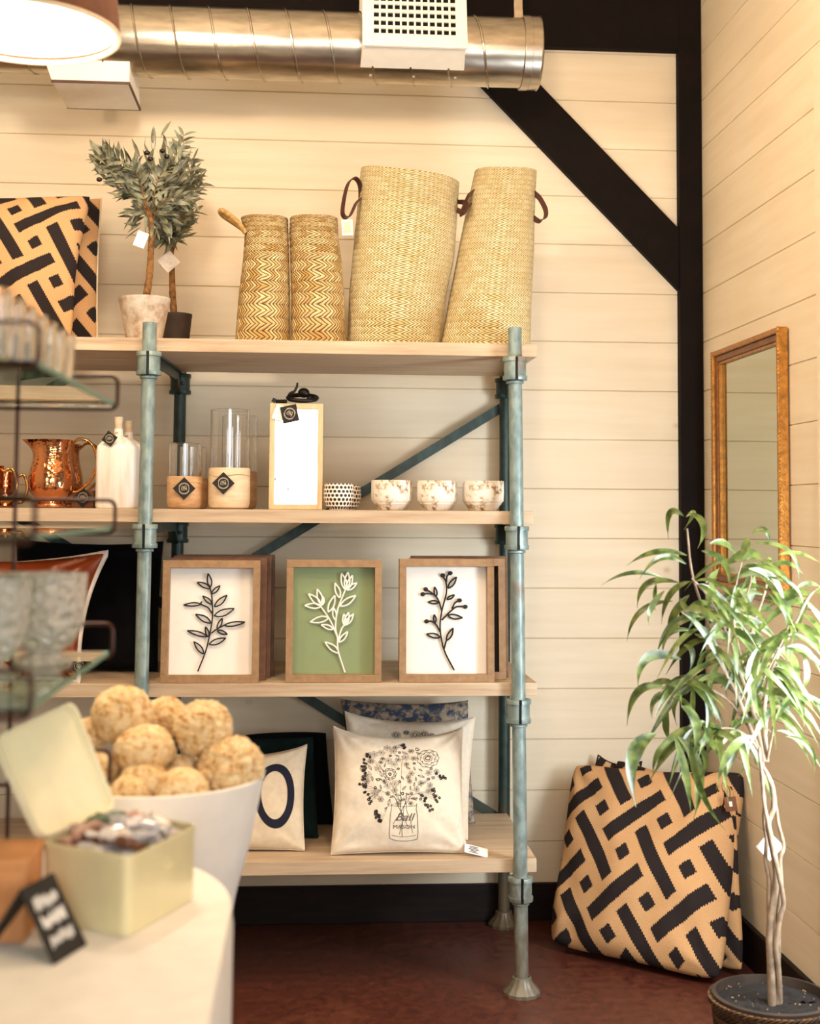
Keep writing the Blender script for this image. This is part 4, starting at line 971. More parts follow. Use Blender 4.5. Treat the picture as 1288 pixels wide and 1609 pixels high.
# dimpled pots and carved ceramic pots
def dimple(label, l_, r_, Y):
    c, r = bx(l_, r_, Y); c = V((c.x, Y, z2)); root = thing('dimpled_pot', label, 'pot', c, 'dimpled glazed pots'); h = .083
    pr = spline([V(p) for p in ((r*.6, 0, 0), (r*.66, 0, .006), (r*.84, 0, .014), (r*.99, 0, .035), (r, 0, .055), (r*.95, 0, h-.006), (r*.93, 0, h))], 4)
    mb = MB(); mb.lathe([(p.x, p.z) for p in pr]+[(r*.88, h), (r*.86, .012), (.001, .012)], c, 56, uvs=(22, 78)); part('pot_body', mb, 'dimple', root)
dimple('brown and white dimpled pot in front, right beside the mirror box', 508, 556, 4.30); dimple('dimpled pot half hidden behind the front dimpled one', 523, 567, 4.52)
def cpot(label, l_, r_, Y, seed):
    c, r = bx(l_, r_, Y); c = V((c.x, Y, z2)); h = .095
    root = thing('ceramic_pot', label, 'pot', c, 'carved white ceramic pots'); mb = MB()
    mb.lathe([(r*.62, 0), (r*.66, .003), (r*.9, h*.26), (r*.98, h*.32), (r, h*.55), (r, h*.96), (r*.98, h), (r*.90, h), (r*.88, .02), (.001, .015)], c, 80,
             fn=lambda rr, t, z: rr*(1+(.018*abs(sin(7*t+seed+sin(z*110)*1.1)) if h*.3 < z < h*.93 and rr > r*.93 else 0)+.004*noise.noise(V((t*3, z*60, seed)))))
    part('pot_body', mb, 'ceramic', root)
cpot('carved white ceramic pot, leftmost of the front three', 583, 644, 4.31, 1); cpot('carved white pot hidden behind the leftmost of the three', 592, 648, 4.54, 2)
cpot('carved white ceramic pot, middle of the front three', 655, 715, 4.31, 3); cpot('carved white pot hidden behind the middle one', 664, 718, 4.54, 4)
cpot('carved white ceramic pot nearest the right pipe post', 729, 791, 4.31, 5); cpot('carved white pot hidden behind the one nearest the right post', 727, 781, 4.54, 6)

# ------------------------------------------------------------ shadow box frames
def leafloop(a_, b_, w=.17):
    a_, b_ = V((*a_, 0)), V((*b_, 0)); d = b_-a_; n_ = V((-d.y, d.x, 0))
    up1 = [a_+d*t+n_*w*sin(pi*t**.85) for t in (0, .15, .35, .55, .75, .9, 1)]; dn = [a_+d*t-n_*w*.8*sin(pi*t**.85) for t in (1, .9, .75, .55, .35, .15, 0)]
    return [(p.x, p.y) for p in up1+dn]
def frame(label, BLp, BRp, TLp, Y0, lean, panel, wm, art=None, artm='ink', bar_=.024, dep=.042, group='botanical shadow box frames'):
    """front lower corners by pixel at depth Y0"""
    bl = V((at(*BLp, Y0).x, Y0, z3f)); br = V((at(*BRp, Y0).x, Y0, z3f)); w = br.x-bl.x
    zt6 = at(*TLp, Y0+lean).z; h = zt6-z3f
    X_ = (br-bl).normalized(); U_ = V((0, lean, h)).normalized(); Nn = X_.cross(U_); Nn = -Nn if Nn.y > 0 else Nn    # Nn to viewer
    hgt_ = sqrt(lean*lean+h*h)
    root = thing('framed_botanical_art', label, 'picture frame', bl+X_*w/2, group)
    def bxp(x0, x1, u0_, u1, d0, d1, mbb):
        qd = [bl+X_*x+U_*u-Nn*d0 for x, u in ((x0, u0_), (x1, u0_), (x1, u1), (x0, u1))]; mbb.hexa(qd+[p-Nn*(d1-d0) for p in qd])
    mb = MB(); bxp(0, w, 0, bar_, 0, dep, mb); bxp(0, w, hgt_-bar_, hgt_, 0, dep, mb); bxp(0, bar_*.9, bar_, hgt_-bar_, 0, dep, mb); bxp(w-bar_*.9, w, bar_, hgt_-bar_, 0, dep, mb)
    part('wooden_frame', mb, wm, root, bevel=.0008)
    mb = MB(); bxp(bar_*.9, w-bar_*.9, bar_, hgt_-bar_, dep-.008, dep-.003, mb); part('backing_panel', mb, panel, root)
    if art:
        (ax0, ay0, ax1, ay1), strokes, dots, rad = art; mb = MB()
        def T_(p): fx = (p[0]-ax0)/(ax1-ax0); fy = (p[1]-ay0)/(ay1-ay0); return bl+X_*(fx*w)+U_*((1-fy)*hgt_)-Nn*(dep-.015)
        for s_ in strokes:
            pts = [T_(p) for p in s_]; mb.tube(pts if len(pts) > 9 else spline(pts, 5), rad, 6)
        for d_ in dots: mb.ball(T_(d_), (rad*2.8, rad*1.4, rad*2.4), 12, 8)
        part('botanical_cutout', mb, artm, root)
    return root
z3f = ZS[2]+.001
A1 = ((103, 124, 604, 757), [[(290, 700), (330, 590), (352, 480), (360, 400), (352, 300), (338, 250)], [(357, 400), (335, 370), (300, 352), (303, 338)], [(356, 502), (385, 480), (420, 462)], [(345, 520), (352, 500)]] +
      [leafloop(*p) for p in (((345, 265), (332, 192)), ((345, 270), (277, 238)), ((352, 298), (395, 255)), ((355, 352), (307, 310)), ((368, 365), (432, 305)), ((368, 412), (470, 375)), ((352, 450), (273, 405)), ((385, 480), (410, 425)), ((385, 487), (438, 508)), ((340, 522), (325, 470)), ((345, 560), (430, 528)), ((318, 610), (267, 547)))] +
      [leafloop(a_, b_, .11) for a_, b_ in (((420, 462), (527, 445)), ((335, 520), (232, 490)), ((300, 352), (210, 357)))], [], .0024)
A2 = ((738, 125, 1224, 745), [[(1040, 697), (1005, 590), (1000, 520), (990, 470), (1000, 380), (1038, 280)], [(1000, 520), (965, 440), (915, 365)], [(1003, 540), (1020, 480), (1035, 458)]] +
      [leafloop(*p) for p in (((1010, 320), (985, 245)), ((1012, 362), (1092, 308)), ((952, 392), (985, 308)), ((988, 432), (978, 370)), ((955, 422), (860, 443)), ((978, 480), (917, 457)), ((1008, 545), (1052, 492)), ((1008, 600), (937, 545)),
       ((1040, 280), (1018, 195)), ((1042, 278), (1050, 188)), ((1045, 278), (1074, 205)), ((1048, 280), (1097, 243)), ((916, 364), (832, 360)), ((916, 362), (850, 300)), ((918, 358), (895, 276)), ((922, 355), (925, 315)), ((1035, 460), (1032, 402)), ((1037, 460), (1056, 394)), ((1040, 458), (1081, 402)))], [], .0028)
A3 = ((270, 152, 877, 937), [[(625, 865), (560, 735), (535, 600), (545, 490), (575, 370), (572, 300), (552, 262)], [(575, 300), (580, 262), (600, 243)], [(545, 482), (520, 410), (480, 370), (442, 347)], [(485, 378), (450, 375), (423, 379)], [(545, 545), (600, 490), (640, 460), (697, 459)], [(610, 472), (630, 435), (660, 418)], [(535, 620), (510, 575), (480, 553), (448, 553)], [(560, 730), (570, 690), (580, 665)]] +
      [leafloop(*p) for p in (((585, 340), (640, 268)), ((578, 412), (627, 383)), ((508, 395), (500, 332)), ((525, 432), (458, 430)), ((585, 515), (678, 530)), ((502, 562), (497, 510)), ((535, 655), (448, 635)), ((575, 675), (618, 597)))],
      [(552, 257), (600, 243), (442, 347), (423, 379), (660, 418), (697, 459), (448, 553)], .0028)
frame('white framed panel with a black leafy sprig, front one of the left stack', (251, 1074), (406, 1074), (256, 880), 4.215, .03, 'white_matte', 'frame_wood', A1)
for i, (a_, b_, t_) in enumerate(((262, 417, 876), (268, 424, 873), (275, 429, 871))):
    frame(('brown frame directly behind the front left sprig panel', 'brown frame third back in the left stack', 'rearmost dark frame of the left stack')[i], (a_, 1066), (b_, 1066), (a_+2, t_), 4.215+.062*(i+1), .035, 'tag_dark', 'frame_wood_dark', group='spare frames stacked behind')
frame('green framed panel with white cut-out tulips in the middle', (448, 1074), (599, 1074), (450, 879), 4.215, .02, 'green_card', 'frame_wood', A2, 'white_matte')
frame('white framed panel with a black berry sprig, front one of the right stack', (627, 1074), (777, 1074), (627, 878), 4.215, .02, 'white_matte', 'frame_wood', A3)
for i, (a_, b_, t_) in enumerate(((642, 795, 877), (646, 799, 873))):
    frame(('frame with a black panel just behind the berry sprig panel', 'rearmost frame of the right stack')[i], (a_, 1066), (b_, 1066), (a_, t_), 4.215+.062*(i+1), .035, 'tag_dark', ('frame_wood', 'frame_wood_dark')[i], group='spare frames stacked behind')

# ------------------------------------------------------------ gilt wall mirror on the right wall
Xm = WX-.004
yA = atx(1131, 600, Xm).y; yB = atx(1239, 600, Xm).y      # far and near edge
def on(px, py): return atx(px, py, Xm)
zT = on(1126, 553).z; zB = on(1246, 948).z; zT = (on(1125, 553).z+on(1236, 518).z)/2; zB = on(1240, 940).z
mir = thing('wall_mirror', 'tall narrow wall mirror in a beaded gilt frame on the right wall', 'mirror', (Xm, (yA+yB)/2, zB))
fwm = .052
def rect_ring(y0, y1, z0, z1, x0, x1, wd, mbb):
    mbb.box(((x0+x1)/2, y0+wd/2, (z0+z1)/2), (abs(x1-x0), wd, z1-z0)); mbb.box(((x0+x1)/2, y1-wd/2, (z0+z1)/2), (abs(x1-x0), wd, z1-z0))
    mbb.box(((x0+x1)/2, (y0+y1)/2, z0+wd/2), (abs(x1-x0), y1-y0-2*wd, wd)); mbb.box(((x0+x1)/2, (y0+y1)/2, z1-wd/2), (abs(x1-x0), y1-y0-2*wd, wd))
yl, yh = min(yA, yB), max(yA, yB)
mb = MB(); rect_ring(yl, yh, zB, zT, Xm-.034, Xm, .018, mb); part('outer_frame', mb, 'gold', mir, bevel=.005, seg=3)
mb = MB(); rect_ring(yl+.017, yh-.017, zB+.017, zT-.017, Xm-.024, Xm, .022, mb); part('inner_frame', mb, 'gold_dark', mir, bevel=.004, seg=3)
mb = MB(); rect_ring(yl+.038, yh-.038, zB+.038, zT-.038, Xm-.018, Xm, .010, mb); part('sight_edge', mb, 'gold', mir, bevel=.002)
mb = MB(); mb.box((Xm-.004, (yl+yh)/2, (zB+zT)/2), (.006, yh-yl-.09, zT-zB-.09)); part('mirror_glass', mb, 'mirror', mir)
for y in (yl+.003, yh-.003):
    n_ = int((zT-zB)/.003); mb = MB(); mb.tube([V((Xm-.031, y, zB+(zT-zB)*i/n_)) for i in range(n_+1)], [.0045*(.62+.38*abs(sin(pi*i/4))) for i in range(n_+1)], 6); part('beaded_strip', mb, 'gold', mir)

# ------------------------------------------------------------ long-leaf fig in the corner
PYc = 3.42; soilc = at(1213, 1580, PYc); zs_ = soilc.z; pr_ = .155
fig = thing('potted_fig_tree', 'tall long-leaved fig plant with twisted pale stems in a basket pot, right corner', 'plant', (soilc.x, PYc, 0))
mb = MB(); hp = zs_+.02
mb.lathe([(pr_*.80, 0), (pr_*.84, .01), (pr_*.98, hp-.02), (pr_*1.03, hp-.012), (pr_*1.03, hp), (pr_*.95, hp), (pr_*.93, hp-.04), (.001, hp-.045)], (soilc.x, PYc, 0), 56, uvs=(60, 38)); part('basket_pot', mb, 'basket_dark', fig)
mb = MB(); mb.lathe([(pr_*.955, hp-.03), (pr_*.965, hp+.008), (pr_*.90, hp+.010), (pr_*.89, hp-.02)], (soilc.x, PYc, 0), 56, capb=False); part('pot_liner', mb, 'pot_black', fig)
mb = MB(); mb.grid(lambda u, v: V((soilc.x+pr_*.9*v*cos(2*pi*u), PYc+pr_*.9*v*sin(2*pi*u), hp-.014+.010*noise.noise(V((u*20*v, v*20, 2))))), 48, 14); part('soil', mb, 'soil', fig)
mb = MB(); rnd = random.Random(2)
for k in range(34):
    t, r = rnd.uniform(0, 6.3), pr_*.85*sqrt(rnd.random()); mb.ball((soilc.x+r*cos(t), PYc+r*sin(t), hp-.006), rnd.uniform(.001, .002), 5, 4)
part('perlite_grains', mb, 'twine', fig, kind='stuff')
cs = lambda x, y: (1168+x/3.75, 1180+y/3.75)      # measured in an enlarged view
stems = [
 ([(168, 1500), (162, 1300), (155, 1100), (165, 950), (185, 820), (192, 700), (160, 520), (145, 420), (178, 330), (165, 200), (115, 100), (78, 60), (72, -10)], 13, 0),
 ([(215, 1480), (205, 1300), (190, 1150), (215, 980), (235, 890), (205, 720), (175, 600), (148, 450), (120, 300), (110, 150), (95, 40), (92, -20)], 9, -.03),
 ([(200, 1400), (205, 1100), (205, 960), (222, 800), (215, 640), (235, 560), (205, 430), (190, 330), (150, 190), (112, 70), (112, -20)], 8, .02),
 ([(158, 1100), (150, 900), (150, 760), (130, 640), (135, 520), (120, 400), (125, 260), (105, 160), (100, 60), (82, -20)], 8, .03),
]
tops = []
mb = MB()
for pts, w, dy in stems:
    P_ = []
    for i, (x, y) in enumerate(pts):
        f = i/(len(pts)-1); P_.append(at(*cs(x, y), PYc+dy*min(1, f*2)))
    P_[0].z = min(P_[0].z, hp-.02); S_ = spline(P_, 6); r0_ = w/3.75/1240*2*1.55
    mb.tube(S_, [r0_*(1.25-.65*i/len(S_))*(1+.1*noise.noise(V((i*.5, w, 1)))) for i in range(len(S_))], 10); tops.append(P_[-1])
c8 = lambda x, y: (900+x/2.299, 500+y/2.299)
br_px = [[(690, 1600), (640, 1480), (600, 1380), (540, 1250), (480, 1080), (430, 920), (412, 760)], [(690, 1600), (650, 1420), (610, 1300), (560, 1150), (490, 1010), (430, 940)],
         [(695, 1600), (660, 1450), (640, 1300), (640, 1150), (690, 1000), (715, 880)], [(700, 1600), (690, 1420), (720, 1260), (790, 1130), (850, 1010), (892, 970)],
         [(690, 1590), (700, 1440), (740, 1400), (800, 1370), (840, 1350)], [(690, 1600), (640, 1520), (560, 1480), (470, 1500), (420, 1470)], [(610, 1380), (560, 1300), (500, 1180), (440, 1100), (390, 1060)],
         [(640, 1480), (560, 1380), (470, 1330), (400, 1300), (370, 1350), (350, 1400)], [(660, 1380), (600, 1200), (580, 1080), (590, 960), (610, 880)], [(560, 1150), (600, 1060), (640, 960), (640, 900)], [(650, 1420), (690, 1300), (740, 1200), (780, 1110)],
         [(700, 1600), (720, 1500), (722, 1470)]]
rnd = random.Random(7); tw = MB(); brs = []
for i, pp in enumerate(br_px):
    dy = rnd.uniform(-.12, .12); P_ = [at(*c8(x, y), PYc+dy*(k/(len(pp)-1))) for k, (x, y) in enumerate(pp)]; S_ = spline(P_, 6); brs.append(S_)
    r0_ = .0065 if i < 5 else .0042; tw.tube(S_, [r0_*(1-.65*k/len(S_)) for k in range(len(S_))], 8)
part('stems', mb, 'stem_grey', fig); part('branches', tw, 'stem_grey', fig)
LV = [  # base, bend, tip (enlarged-view pixels), half width in pixels
 (400,715,350,705,345,800,9),(408,718,436,705,400,765,8),(425,705,472,750,450,832,10),(412,857,300,845,195,893,9),(408,888,320,865,240,942,9),(325,938,210,920,103,965,6),(380,955,270,960,232,1048,10),
 (360,1022,245,1060,195,1168,9),(425,950,350,1000,320,1105,9),(420,1000,365,1070,340,1150,11),(460,1080,360,1110,302,1215,12),(430,1128,345,1140,325,1228,8),(560,1045,440,1050,345,1142,12),
 (390,1232,270,1225,235,1338,14),(330,1332,235,1350,195,1473,11),(318,1348,288,1390,285,1447,7),(345,1425,335,1470,350,1535,10),(465,1325,375,1370,375,1470,9),
 (390,1400,445,1470,430,1605,13),(460,1330,490,1440,458,1555,8),(420,1470,340,1550,300,1620,9),(495,815,550,815,597,868,10),(465,840,545,880,562,970,9),(550,892,640,850,692,900,14),
 (645,780,690,765,712,812,8),(655,812,785,845,815,972,6),(740,855,820,850,895,888,6),(632,795,622,830,606,868,11),(635,905,725,945,768,1060,10),(700,935,795,970,832,1045,8),(690,1010,770,1050,768,1155,14),
 (560,1070,645,1110,662,1190,10),(780,1030,855,1040,895,1115,10),(780,1100,855,1140,895,1225,11),(770,1190,845,1210,900,1300,12),(730,1190,795,1240,815,1365,13),(680,1180,640,1310,686,1470,15),(830,1358,875,1390,905,1460,8),
 (785,1365,765,1440,792,1508,11),(620,1330,590,1400,568,1500,7),(540,1240,495,1310,517,1392,9),(555,1065,600,1035,645,1058,8),(735,1490,805,1520,862,1620,6),(800,985,850,960,900,975,7),
 (480,955,505,930,530,900,9),(520,1000,500,960,525,935,8),(600,980,590,1030,625,1060,10),(655,930,640,1000,615,1060,12),(440,1140,500,1180,520,1240,8),(640,1240,560,1290,560,1380,7),(830,1210,845,1290,825,1340,9),
 (860,1120,890,1150,892,1190,8),(690,900,640,930,600,1000,8),(400,1180,430,1210,420,1280,9),(300,960,290,1020,300,1060,8),(330,985,280,1050,275,1110,9),(385,1010,420,1060,470,1080,8),(510,1200,460,1230,440,1330,8)]
c7 = lambda x, y: (840+x/2.875, 1160+y/2.875)
LV2 = [(545,-20,440,90,457,312,26),(640,-10,735,150,715,372,20),(632,-5,680,160,705,340,14),(700,-20,745,220,862,418,11),(985,-10,880,60,820,232,14),(930,-30,955,80,918,172,11),(640,-5,560,60,533,166,10),(1135,-10,1240,40,1264,158,9),(690,-10,770,90,735,200,9),(760,-60,775,0,745,50,9)]
mb = MB()
def leaf_px(cv, L, dy, k, w):
    b_, m_, t_ = cv(L[0], L[1]), cv(L[2], L[3]), cv(L[4], L[5])
    yb_ = PYc+dy; A_, Bm, Ct = at(*b_, yb_), at(*m_, yb_+k*.5-.01), at(*t_, yb_+k)
    # quadratic through the bend
    Q = Bm*2-(A_+Ct)/2; pts = [A_*(1-t)**2+Q*2*t*(1-t)+Ct*t*t for t in [i/12 for i in range(13)]]
    nr = V((rnd.uniform(-.55, .55), -1, rnd.uniform(-.1, .9))).normalized()
    mb.blade(pts, w*1.6, nr, rnd.uniform(.15, .5))
for L in LV:
    leaf_px(c8, L, rnd.uniform(-.13, .12), rnd.uniform(-.08, .08), L[6]/2.299/620)
for L in LV2: leaf_px(c7, L, rnd.uniform(-.12, -.04), rnd.uniform(-.05, .03), L[6]/2.875/620)
for k in range(150):       # the inner leaves of the crown
    S_ = brs[rnd.randrange(len(brs)-1)]; p = S_[rnd.randrange(len(S_)//3, len(S_))]
    d = V((rnd.uniform(-1, 1), rnd.uniform(-.8, .5), rnd.uniform(-.3, .5))).normalized(); Ls = rnd.uniform(.09, .16)
    pts = [p+d*Ls*t+V((0, 0, -Ls*.75*t*t)) for t in [i/9 for i in range(10)]]
    if min(q_.x for q_ in pts) < at(1000, 1000, PYc).x or max(q_.x for q_ in pts) > WX-.05: continue
    mb.blade(pts, rnd.uniform(.0075, .0125), V((rnd.uniform(-.5, .5), -1, rnd.uniform(0, 1))).normalized(), rnd.uniform(.1, .5))
mb.v = [V((min(p.x, WX-.012), p.y, p.z)) for p in mb.v]
part('foliage', mb, 'fig_leaf', fig)
mb = MB(); pz = at(1209, 1330, PYc+.045); Rr = Matrix.Rotation(pi/4, 3, 'Y'); mb.box(pz, (.052, .001, .052), Rr); part('plant_tag', mb, 'white_matte', fig)

# ------------------------------------------------------------ foreground table with its white cloth
TZ = .88; tcn = atz(362, 1432, TZ); TX, TYb = tcn.x, tcn.y+.37
TXL, TYF = TX-1.35, TYb-1.15
def table_outline(n_arc=26, inset=0.):
    """right side, rounded far corner, back, left, front"""
    cx_, cy_ = TX-.29, TYb-.37; out = []
    def seg(a_, b_, n): return [V(a_).lerp(V(b_), i/n) for i in range(n)]
    out += seg((TX-inset, TYF+inset, 0), (TX-inset, cy_, 0), 40)
    out += [V((cx_+(.29-inset)*cos(t), cy_+(.37-inset)*sin(t), 0)) for t in [pi/2*i/n_arc for i in range(n_arc)]]
    out += seg((cx_, TYb-inset, 0), (TXL+inset, TYb-inset, 0), 50)
    out += seg((TXL+inset, TYb-inset, 0), (TXL+inset, TYF+inset, 0), 50)
    out += seg((TXL+inset, TYF+inset, 0), (TX-inset, TYF+inset, 0), 60)
    return out
tbl = thing('display_table', 'display table covered to the floor by a white cloth, in the left foreground', 'table', (TX-.7, TYb-.6, 0))
O_ = table_outline(inset=.004); mb = MB(); n_ = len(O_)
mb.add([flatp+V((0, 0, z)) for z in (TZ-.032, TZ-.002) for flatp in O_], [tuple(range(n_-1, -1, -1)), tuple(range(n_, 2*n_))]+[(i, (i+1) % n_, n_+(i+1) % n_, n_+i) for i in range(n_)]); part('tabletop', mb, 'light_wood', tbl)
for x in (TXL+.1, TX-.34):
    for y in (TYF+.1, TYb-.16):
        mb = MB(); mb.box((x, y, (TZ-.034)/2), (.06, .06, TZ-.034)); part('leg', mb, 'light_wood', tbl)
cl = MB(); O_ = table_outline(); ns = len(O_); vs = []; fs = []; nr_ = 14
for j in range(nr_+1):
    for i in range(ns):
        p = O_[i]; d = (O_[(i+1) % ns]-O_[i-1]).normalized(); nn = V((d.y, -d.x, 0)); f = j/nr_
        out = (.004+.006*f+.010*f*sin(i*.55+sin(i*.21)*2)) if j else 0
        vs.append(V((p.x, p.y, TZ-(TZ-.03)*f**1.3+(.001 if j == 0 else 0)))+nn*out)
for j in range(nr_):
    for i in range(ns): a_ = j*ns+i; b_ = j*ns+(i+1) % ns; fs.append((a_, a_+ns, b_+ns, b_))
fs.append(tuple(range(ns))); cl.add(vs, fs, True); cl.sm[-1] = False
clo = part('tablecloth', cl, 'cloth', None); tag(clo, 'plain white cloth draped over the foreground table', 'tablecloth')

# sponge tub
ty = 2.56; rim = at(240, 1222, ty); ex = at(416, 1195, ty); rr_ = ex.x-rim.x; base_r = .125
tub = thing('white_tub', 'tall flared white tub full of natural sponges, standing behind the corner of the white table', 'tub', (rim.x, ty, 0))
mb = MB(); hz = rim.z; tx = rim.x
pr = spline([V(p) for p in ((.110, 0, 0), (.112, 0, .02), (.118, 0, hz*.4), (.148, 0, hz-.26), (.178, 0, hz-.13), (rr_*.985, 0, hz-.012), (rr_, 0, hz))], 5)
mb.lathe([(p.x, p.z) for p in pr]+[(rr_*1.0, hz+.006), (rr_*.975, hz+.007), (rr_*.965, hz), (.135, hz-.26), (.001, hz-.262)], (tx, ty, 0), 72); part('tub_body', mb, 'white_paint', tub)
g5 = lambda x, y: (x/2.927, 1060+y/2.927)
SP = [(565,185,138,.02,'topmost sponge of the heap'),(760,195,95,.07,'sponge between the topmost one and the shaggy one at the back'),(930,245,132,.0,'shaggy upper right sponge'),(1060,430,150,-.03,'large sponge at the right rim of the tub'),
      (665,345,138,-.03,'oval sponge in the middle of the heap'),(425,270,80,.03,'sponge at the left of the heap, below the topmost'),(842,430,62,-.01,'smallest sponge in the middle gap'),(470,430,78,-.03,'smooth sponge behind the tin lid corner'),
      (665,490,108,-.07,'flat sponge below the oval one'),(600,555,96,-.10,'pale sponge low at the front left'),(840,548,122,-.10,'smooth pale sponge low at the front right')]
for i, (x, y, r, dy, lb) in enumerate(SP):
    yy = ty+dy; c = at(*g5(x, y), yy); R_ = r/2.927/F*yy; sd = i*3.7; rough_ = .10 if i in (2, 3, 6, 1) else .05
    fz = lambda d: 1+rough_*noise.noise(d*7+V((sd, 0, 0)))+rough_*.7*noise.noise(d*19+V((0, sd, 0)))+.08*noise.noise(d*1.6+V((sd, sd, 0)))
    mb = MB(); mb.ball(c, (R_, R_*.95, R_*(.8 if i in (4, 8) else .93)), 72, 48, fz)
    o = part('sea_sponge', mb, 'sponge', None); tag(o, lb+', in the white tub', 'sponge', 'natural sponges in the tub')
# hidden sponges that carry the heap
for i, (dx, dy, z, r) in enumerate(((-.07, .04, .075, .062), (.06, .05, .08, .065), (0, -.02, .07, .06), (.02, .09, .13, .055), (-.08, .02, .15, .05))):
    mb = MB(); sd = i*5+40; mb.ball((tx+dx*1.05, ty+dy*.6, hz-.13+z*.75), r, 40, 26, lambda d: 1+.1*noise.noise(d*9+V((sd, 0, 0)))); o = part('sea_sponge', mb, 'sponge', None); tag(o, 'sponge deep in the tub under the others', 'sponge', 'sponges under the heap')

# open tin with sweets
Zt = TZ+.112; Lp, Fp, Rp = atz(62, 1322, Zt), atz(203, 1347, Zt), atz(312, 1295, Zt); Bp = Lp+Rp-Fp
tin = thing('candy_tin', 'open pale yellow square tin full of wrapped sweets on the white table', 'tin', ((Lp.x+Rp.x)/2, (Lp.y+Rp.y)/2, TZ+.002))
def rrect(c4, r, n=6):      # rounded quadrilateral
    out = []
    for i in range(4):
        p, a_, b_ = c4[i], c4[i-1], c4[(i+1) % 4]; da = (a_-p).normalized()*r; db = (b_-p).normalized()*r
        for k in range(n+1): t = k/n; out.append((p+da)*(1-t)**2+p*2*t*(1-t)+(p+db)*t*t)
    return out
def flat(p, z): return V((p.x, p.y, z))
corn = [Lp, Fp, Rp, Bp]
ce = sum(corn, V())/4
def ringz(k, z, r=.018): return [flat(p, z) for p in rrect([flat(ce+(c-ce)*k, 0) for c in corn], r)]
mb = MB(); lv = [ringz(.97, TZ+.002), ringz(.985, TZ+.008), ringz(.985, Zt-.012), ringz(1., Zt-.008), ringz(1., Zt), ringz(.975, Zt), ringz(.965, Zt-.01), ringz(.965, TZ+.01)]
n_ = len(lv[0]); vs = [p for L in lv for p in L]; fs = [tuple(range(n_-1, -1, -1)), tuple((len(lv)-1)*n_+k for k in range(n_))]
for j in range(len(lv)-1):
    for k in range(n_): fs.append((j*n_+k, j*n_+(k+1) % n_, (j+1)*n_+(k+1) % n_, (j+1)*n_+k))
mb.add(vs, fs, True); part('tin_body', mb, 'tin', tin)
# embossed badge on the right face
fd = (Rp-Fp).normalized(); nn = V((fd.y, -fd.x, 0)); bc_ = at(265, 1362, 1.9); bcz = Fp.lerp(Rp, .55); bcz = flat(bcz, Zt-.038)+nn*.0005
mb = MB(); mb.tube([bcz+fd*.011*cos(t)+V((0, 0, .009*sin(t))) for t in [i*2*pi/24 for i in range(24)]], .0014, 6, closed=True); mb.tube(spline([bcz+fd*x+V((0, 0, z)) for x, z in ((-.005, -.003), (-.003, .004), (0, -.002), (.003, .004), (.005, -.003))], 3), .0012, 6); part('embossed_badge', mb, 'tin', tin)
# lid, hinged on the rear left edge
hz_ = [at(62, 1312, (Lp.y)), at(176, 1268, Bp.y)]
l1, l2 = flat(Lp, Zt)+V((0, 0, .003)), flat(Bp, Zt)+V((0, 0, .003)); ld = (l2-l1)
u1 = at(112, 1103, Bp.y+.045); u2 = u1-ld*1.02; u2 = at(-12, 1160, Lp.y+.045)
nl = ld.cross(u1-l2).normalized(); nl = -nl if nl.y > 0 else nl
mb = MB(); out = []; 
for off, k in ((-.012, 1.), (.0, 1.), (.0, .965), (-.010, .95)):
    cc = (l1+l2+u1+u2)/4; out.append([p+nl*(off+.006) for p in rrect([cc+(p-cc)*k for p in (l1, l2, u1, u2)], .022)])
n_ = len(out[0]); vs = [p for L in out for p in L]; fs = [tuple(range(n_)), tuple(3*n_+k for k in range(n_))]
for j in range(3):
    for k in range(n_): fs.append((j*n_+k, j*n_+(k+1) % n_, (j+1)*n_+(k+1) % n_, (j+1)*n_+k))
mb.add(vs, fs, False); part('hinged_lid', mb, 'tin_lid', tin)
# filling surface: sweets piled up
cand = {}
for nm, c in (('brown', '6B4433'), ('cream', 'E8DCD2'), ('green', '3E5B48'), ('rose', 'B98F80'), ('silver', 'C9C6CC')): M['wrap_'+nm] = plain(nm+'_sweet_wrapper', c, .25, .3 if nm == 'silver' else 0, var=.1)
def sweet(m, c, yaw, til):
    R_ = Matrix.Rotation(yaw, 3, 'Z') @ Matrix.Rotation(til, 3, 'Y'); mb = MB()
    prof = [(.011, -.026), (.003, -.013), (.0085, -.010), (.0095, 0), (.0085, .010), (.003, .013), (.011, .026)]
    vs = []; fs = []; sg = 14
    for r, x in prof:
        for k in range(sg):
            t = 2*pi*k/sg; rr = r*(1+(.25*(k % 2) if abs(x) > .02 else 0)); fl = .35 if abs(x) > .02 else .8; vs.append(V(c)+R_ @ V((x, rr*cos(t), rr*sin(t)*fl)))
    for j in range(len(prof)-1):
        for k in range(sg): fs.append((j*sg+k, j*sg+(k+1) % sg, (j+1)*sg+(k+1) % sg, (j+1)*sg+k))
    fs += [tuple(range(sg-1, -1, -1)), tuple((len(prof)-1)*sg+k for k in range(sg))]; mb.add(vs, fs, True); return mb
rnd = random.Random(11); nmz = ['brown', 'cream', 'silver', 'rose', 'cream', 'green', 'silver', 'brown']
protos = {}
du = (Rp-Fp); dv = (Lp-Fp)
